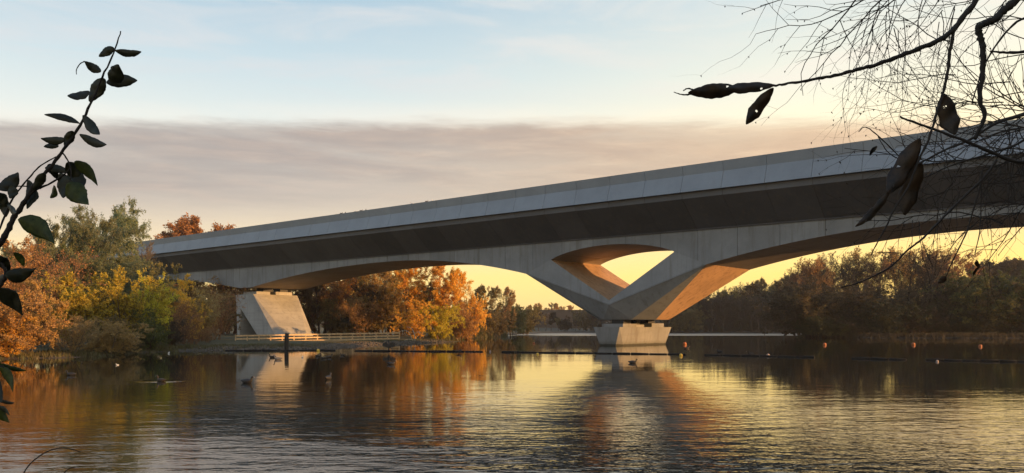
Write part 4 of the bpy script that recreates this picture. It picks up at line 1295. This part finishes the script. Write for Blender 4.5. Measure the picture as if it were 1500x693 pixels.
stem(low, [(-60, 520), (-25, 560), (-5, 590), (8, 600)], 1.6, .8, 1.0)
for a, b_, w, sh, g_ in [((-8, 531), (38, 543), 7, 'strap', 1), ((0, 537), (19, 574), 15, 'heart', 2), ((-6, 584), (21, 590), 5, 'strap', 0), ((-6, 600), (14, 619), 14, 'heart', 2), ((-6, 596), (14, 608), 8, 'oval', 0), ((-12, 545), (2, 590), 15, 'oval', 0)]:
    leaf(low, a, b_, w, 1.0, (FL_dark, FL_green, FL_green)[g_], sh)
tw = empty('bare_twig', at(35, 720, 1.3)); tag(tw, 'thin arching bare twig low at the bottom left corner', 'twig')
stem(tw, [(18, 740), (35, 693), (48, 676), (63, 665), (76, 659), (90, 656), (105, 658), (118, 662)], 1.0, .7, 1.3)
stem(tw, [(70, 720), (97, 690), (108, 685), (118, 684)], .9, .5, 1.3)

# right: overhanging boughs
rd = 1.25
bough = empty('overhanging_bough', at(1440, -40, rd)); tag(bough, 'long dark bough reaching left with two withered leaves at its tip, upper right', 'branch')
stem(bough, [(1452, -60), (1429, 0), (1411, 25), (1393, 47), (1368, 62), (1339, 74), (1310, 85), (1285, 94), (1260, 101), (1234, 108), (1205, 114), (1176, 119), (1150, 123), (1131, 126)], 4.6, 1.6, rd)
stem(bough, [(1397, 45), (1394, 62), (1391, 79), (1389, 100), (1384, 126), (1378, 148), (1371, 170), (1360, 205), (1347, 232), (1338, 255), (1330, 275), (1308, 310), (1300, 328), (1291, 345), (1284, 358), (1276, 374)], 2.6, .8, rd)
leaf(bough, (1134, 125), (1062, 131), 16, rd, FL_dead, 'strap', .03, .06)
leaf(bough, (1082, 130), (1008, 136), 21, rd, FL_dead, 'oval', .03, .06)
stem(bough, [(1024, 137), (1014, 131), (1006, 130), (1001, 133)], 1.4, .8, rd)
stem(bough, [(1016, 137), (1005, 139), (996, 138), (987, 135)], 1.6, .5, rd)
leaf(bough, (1133, 129), (1093, 182), 19, rd, FL_dead, 'strap', .03, .05)
leaf(bough, (1382, 138), (1399, 197), 28, rd, FL_dead, 'strap', .03, .05)
leaf(bough, (1348, 203), (1300, 284), 27, rd, FL_dead, 'strap', .04, .05)
leaf(bough, (1306, 276), (1253, 332), 11, rd, FL_dead, 'strap', .12, .14)
leaf(bough, (1350, 238), (1325, 315), 26, rd * 1.02, FL_dead, 'strap', .04, .05)
b2 = empty('overhanging_bough', at(1500, -40, 1.5)); tag(b2, 'thick dark bough bending down at the top right corner', 'branch')
stem(b2, [(1520, -40), (1488, 0), (1472, 14), (1458, 27), (1445, 34), (1433, 41), (1436, 55), (1440, 72), (1440, 95), (1438, 119), (1435, 144), (1442, 170), (1436, 186), (1428, 203)], 6.5, 2.4, 1.5)
stem(b2, [(1560, 10), (1520, 22), (1490, 32), (1462, 62), (1440, 100), (1424, 150)], 2.4, .8, 1.5)
stem(b2, [(1560, 66), (1500, 76), (1470, 77), (1450, 75)], 3.0, 1.2, 1.5)
stem(b2, [(1560, 140), (1500, 168), (1460, 180), (1420, 205), (1380, 222), (1330, 248)], 2.8, 1.0, 1.5)
stem(b2, [(1560, 215), (1500, 238), (1450, 222), (1410, 205), (1370, 190), (1330, 176), (1318, 171)], 3.2, 1.2, 1.5)
stem(b2, [(1560, 150), (1500, 205), (1450, 225), (1400, 240), (1350, 262)], 2.2, .8, 1.5)
stem(b2, [(1460, 235), (1440, 262), (1400, 300), (1361, 340), (1346, 354), (1330, 366), (1307, 389), (1283, 403), (1258, 414), (1232, 421)], 2.0, .9, 1.5)
stem(b2, [(1318, 371), (1300, 370), (1284, 370)], .8, .5, 1.5)
stem(b2, [(1440, 260), (1425, 310), (1416, 340), (1402, 369), (1392, 390), (1385, 408)], 1.4, .7, 1.5)
stem(b2, [(1438, 250), (1437, 300), (1435, 340), (1428, 372)], 1.2, .6, 1.5)
leaf(b2, (1386, 405), (1374, 415), 9, 1.5, FL_dead, 'oval'); leaf(b2, (1430, 381), (1436, 392), 6, 1.5, FL_dead, 'oval'); leaf(b2, (1436, 390), (1426, 404), 5, 1.5, FL_dead, 'strap')
leaf(b2, (1283, 214), (1274, 228), 9, 1.5, FL_dead, 'oval')
stem(b2, [(1350, 262), (1318, 230), (1294, 206), (1278, 192), (1270, 187), (1264, 187), (1258, 193)], 1.0, .7, 1.5)
stem(b2, [(1350, 250), (1320, 235), (1300, 222), (1286, 200)], 1.0, .6, 1.5)

birch = empty('birch_branches', at(1560, 80, 3.0)); tag(birch, 'tangle of fine bare hanging birch twigs filling the upper right corner', 'branch')
def twig_set(parent, name, starts, seed, label=None):
    rr = random.Random(seed); S = []
    def walk(x, y, dx, dy, L, r, d, lev, grav):
        n = max(4, int(L / 16)); st = L / n
        px_, py_, dd = x, y, d
        for i in range(n):
            dx += rr.gauss(0, .15); dy += rr.gauss(0, .15) + grav
            m_ = math.hypot(dx, dy); dx /= m_; dy /= m_
            nx_, ny_ = px_ + dx * st, py_ + dy * st; nd = dd + rr.gauss(0, .01)
            r0 = r * (1 - .65 * i / n); r1 = r * (1 - .65 * (i + 1) / n)
            a = at(px_, py_, dd); b3 = at(nx_, ny_, nd)
            S.append((a.x, a.y, a.z, b3.x, b3.y, b3.z, 1.05 * r0 * dd / F, 1.05 * r1 * nd / F))
            if lev < 2 and i > 0 and rr.random() < (.60 if lev == 0 else .35):
                an = rr.choice((-1, 1)) * rr.uniform(.35, .9)
                cx_ = dx * math.cos(an) - dy * math.sin(an); cy_ = dx * math.sin(an) + dy * math.cos(an)
                walk(nx_, ny_, cx_, cy_, L * rr.uniform(.25, .55), r1 * .75, nd, lev + 1, grav * 1.3)
            if rr.random() < .10:                    # bud
                c = at(nx_, ny_, nd); w_ = 1.5 * dd / F
                S.append((c.x, c.y, c.z, c.x + rr.gauss(0, .6) * w_, c.y, c.z - 1.8 * w_, w_ * .8, w_ * .15))
            px_, py_, dd = nx_, ny_, nd
    for (x, y, dx, dy, L, r, grav) in starts: walk(x, y, dx, dy, L, r, rr.uniform(2.4, 3.6), 0, grav)
    v, f = tube_arrays(np.array(S), 3)
    o = put(name, np_mesh(name, v, f, B_black), (0, 0, 0), parent)
    o['kind'] = 'stuff'
    return o
rr = random.Random(4)
st = []
st += [(1260, -10, -.6, .75, 180, 1.3, .0), (1290, -20, -.9, .45, 200, 1.2, .01), (1262, -8, -.8, .3, 150, 1.1, -.01), (1300, -10, -.55, .7, 190, 1.3, -.01), (1190, -20, -.9, .6, 110, 1.0, .0)]
for i in range(13): st.append((1545, rr.uniform(-30, 190), -1, rr.uniform(-.35, .3), rr.uniform(140, 250), 1.1, rr.uniform(-.012, .02)))
for i in range(10): st.append((rr.uniform(1290, 1500), -20, rr.uniform(-1.0, -.2), rr.uniform(.5, 1.0), rr.uniform(90, 190), 1.0, rr.uniform(-.01, .04)))
st += [(1390, 60, -1, .1, 150, 1.0, .0), (1400, 110, -1, -.1, 170, .9, .01), (1470, 150, -1, .05, 220, 1.0, -.01), (1400, 145, -1, .05, 140, .8, -.02), (1480, 120, -1, -.1, 200, 1., .01)]
twig_set(birch, 'spreading_twigs', st, 8)
st = []
for i in range(16): st.append((rr.uniform(1285, 1400), rr.uniform(-20, 50), rr.uniform(-.5, .1), 1, rr.uniform(90, 190), .8, .05))
for i in range(16): st.append((rr.uniform(1370, 1500), rr.uniform(180, 250), rr.uniform(-.6, .3), 1, rr.uniform(60, 150), .9, .05))
for i in range(10): st.append((rr.uniform(1300, 1450), rr.uniform(280, 330), rr.uniform(-.3, .3), 1, rr.uniform(50, 110), .7, .05))
twig_set(birch, 'hanging_twigs', st, 9)
st = []
for i in range(22): st.append((rr.choice((1545, 1545, rr.uniform(1420, 1520))), rr.uniform(160, 330), -1, rr.uniform(-.5, .5), rr.uniform(90, 230), 1.3, rr.uniform(-.02, .03)))
twig_set(birch, 'tangled_twigs', st, 10)

# alike trees and bushes of the smaller groups: say which one by its place in the row
ORD = ['first', 'second', 'third', 'fourth', 'fifth', 'sixth', 'seventh', 'eighth', 'ninth', 'tenth', 'eleventh', 'twelfth', 'thirteenth', 'fourteenth', 'fifteenth',
       'sixteenth', 'seventeenth', 'eighteenth', 'nineteenth', 'twentieth', '21st', '22nd', '23rd', '24th']
bygrp = {}
for o in list(C.objects):
    if o.parent is None and o.get('group') and o.get('label'):
        bygrp.setdefault(o['label'], []).append(o)
for lab, os_ in bygrp.items():
    if 1 < len(os_) <= 24:
        os_.sort(key=lambda o: o.location.x / max(o.location.y, 1))
        for i, o in enumerate(os_):
            o['label'] = ORD[i] + ' from the left: ' + lab

# ------------------------------------------------------------------ thin evening haze
hz_m = bpy.data.materials.new('haze'); hz_m.use_nodes = True
hn = NB(hz_m.node_tree); hn.n.clear()
pv = hn.add('ShaderNodeVolumePrincipled'); pv.inputs['Color'].default_value = (0.96, 0.93, 0.88, 1); pv.inputs['Density'].default_value = 0.00019
pv.inputs['Anisotropy'].default_value = 0.3
ho = hn.add('ShaderNodeOutputMaterial'); hn.l.new(pv.outputs[0], ho.inputs['Volume'])
V, Fc = box_vf((0, 1700, 22.0), 6400, 6600, 48.0)
haze = part('haze', V, Fc, hz_m, None)
tag(haze, 'thin golden evening haze over the lake', kind='stuff')

# ------------------------------------------------------------------ render settings
scene.render.engine = 'CYCLES'
scene.cycles.max_bounces = 5
scene.cycles.diffuse_bounces = 3
scene.cycles.glossy_bounces = 3
scene.cycles.transmission_bounces = 3
scene.cycles.transparent_max_bounces = 6
scene.cycles.sample_clamp_indirect = 6
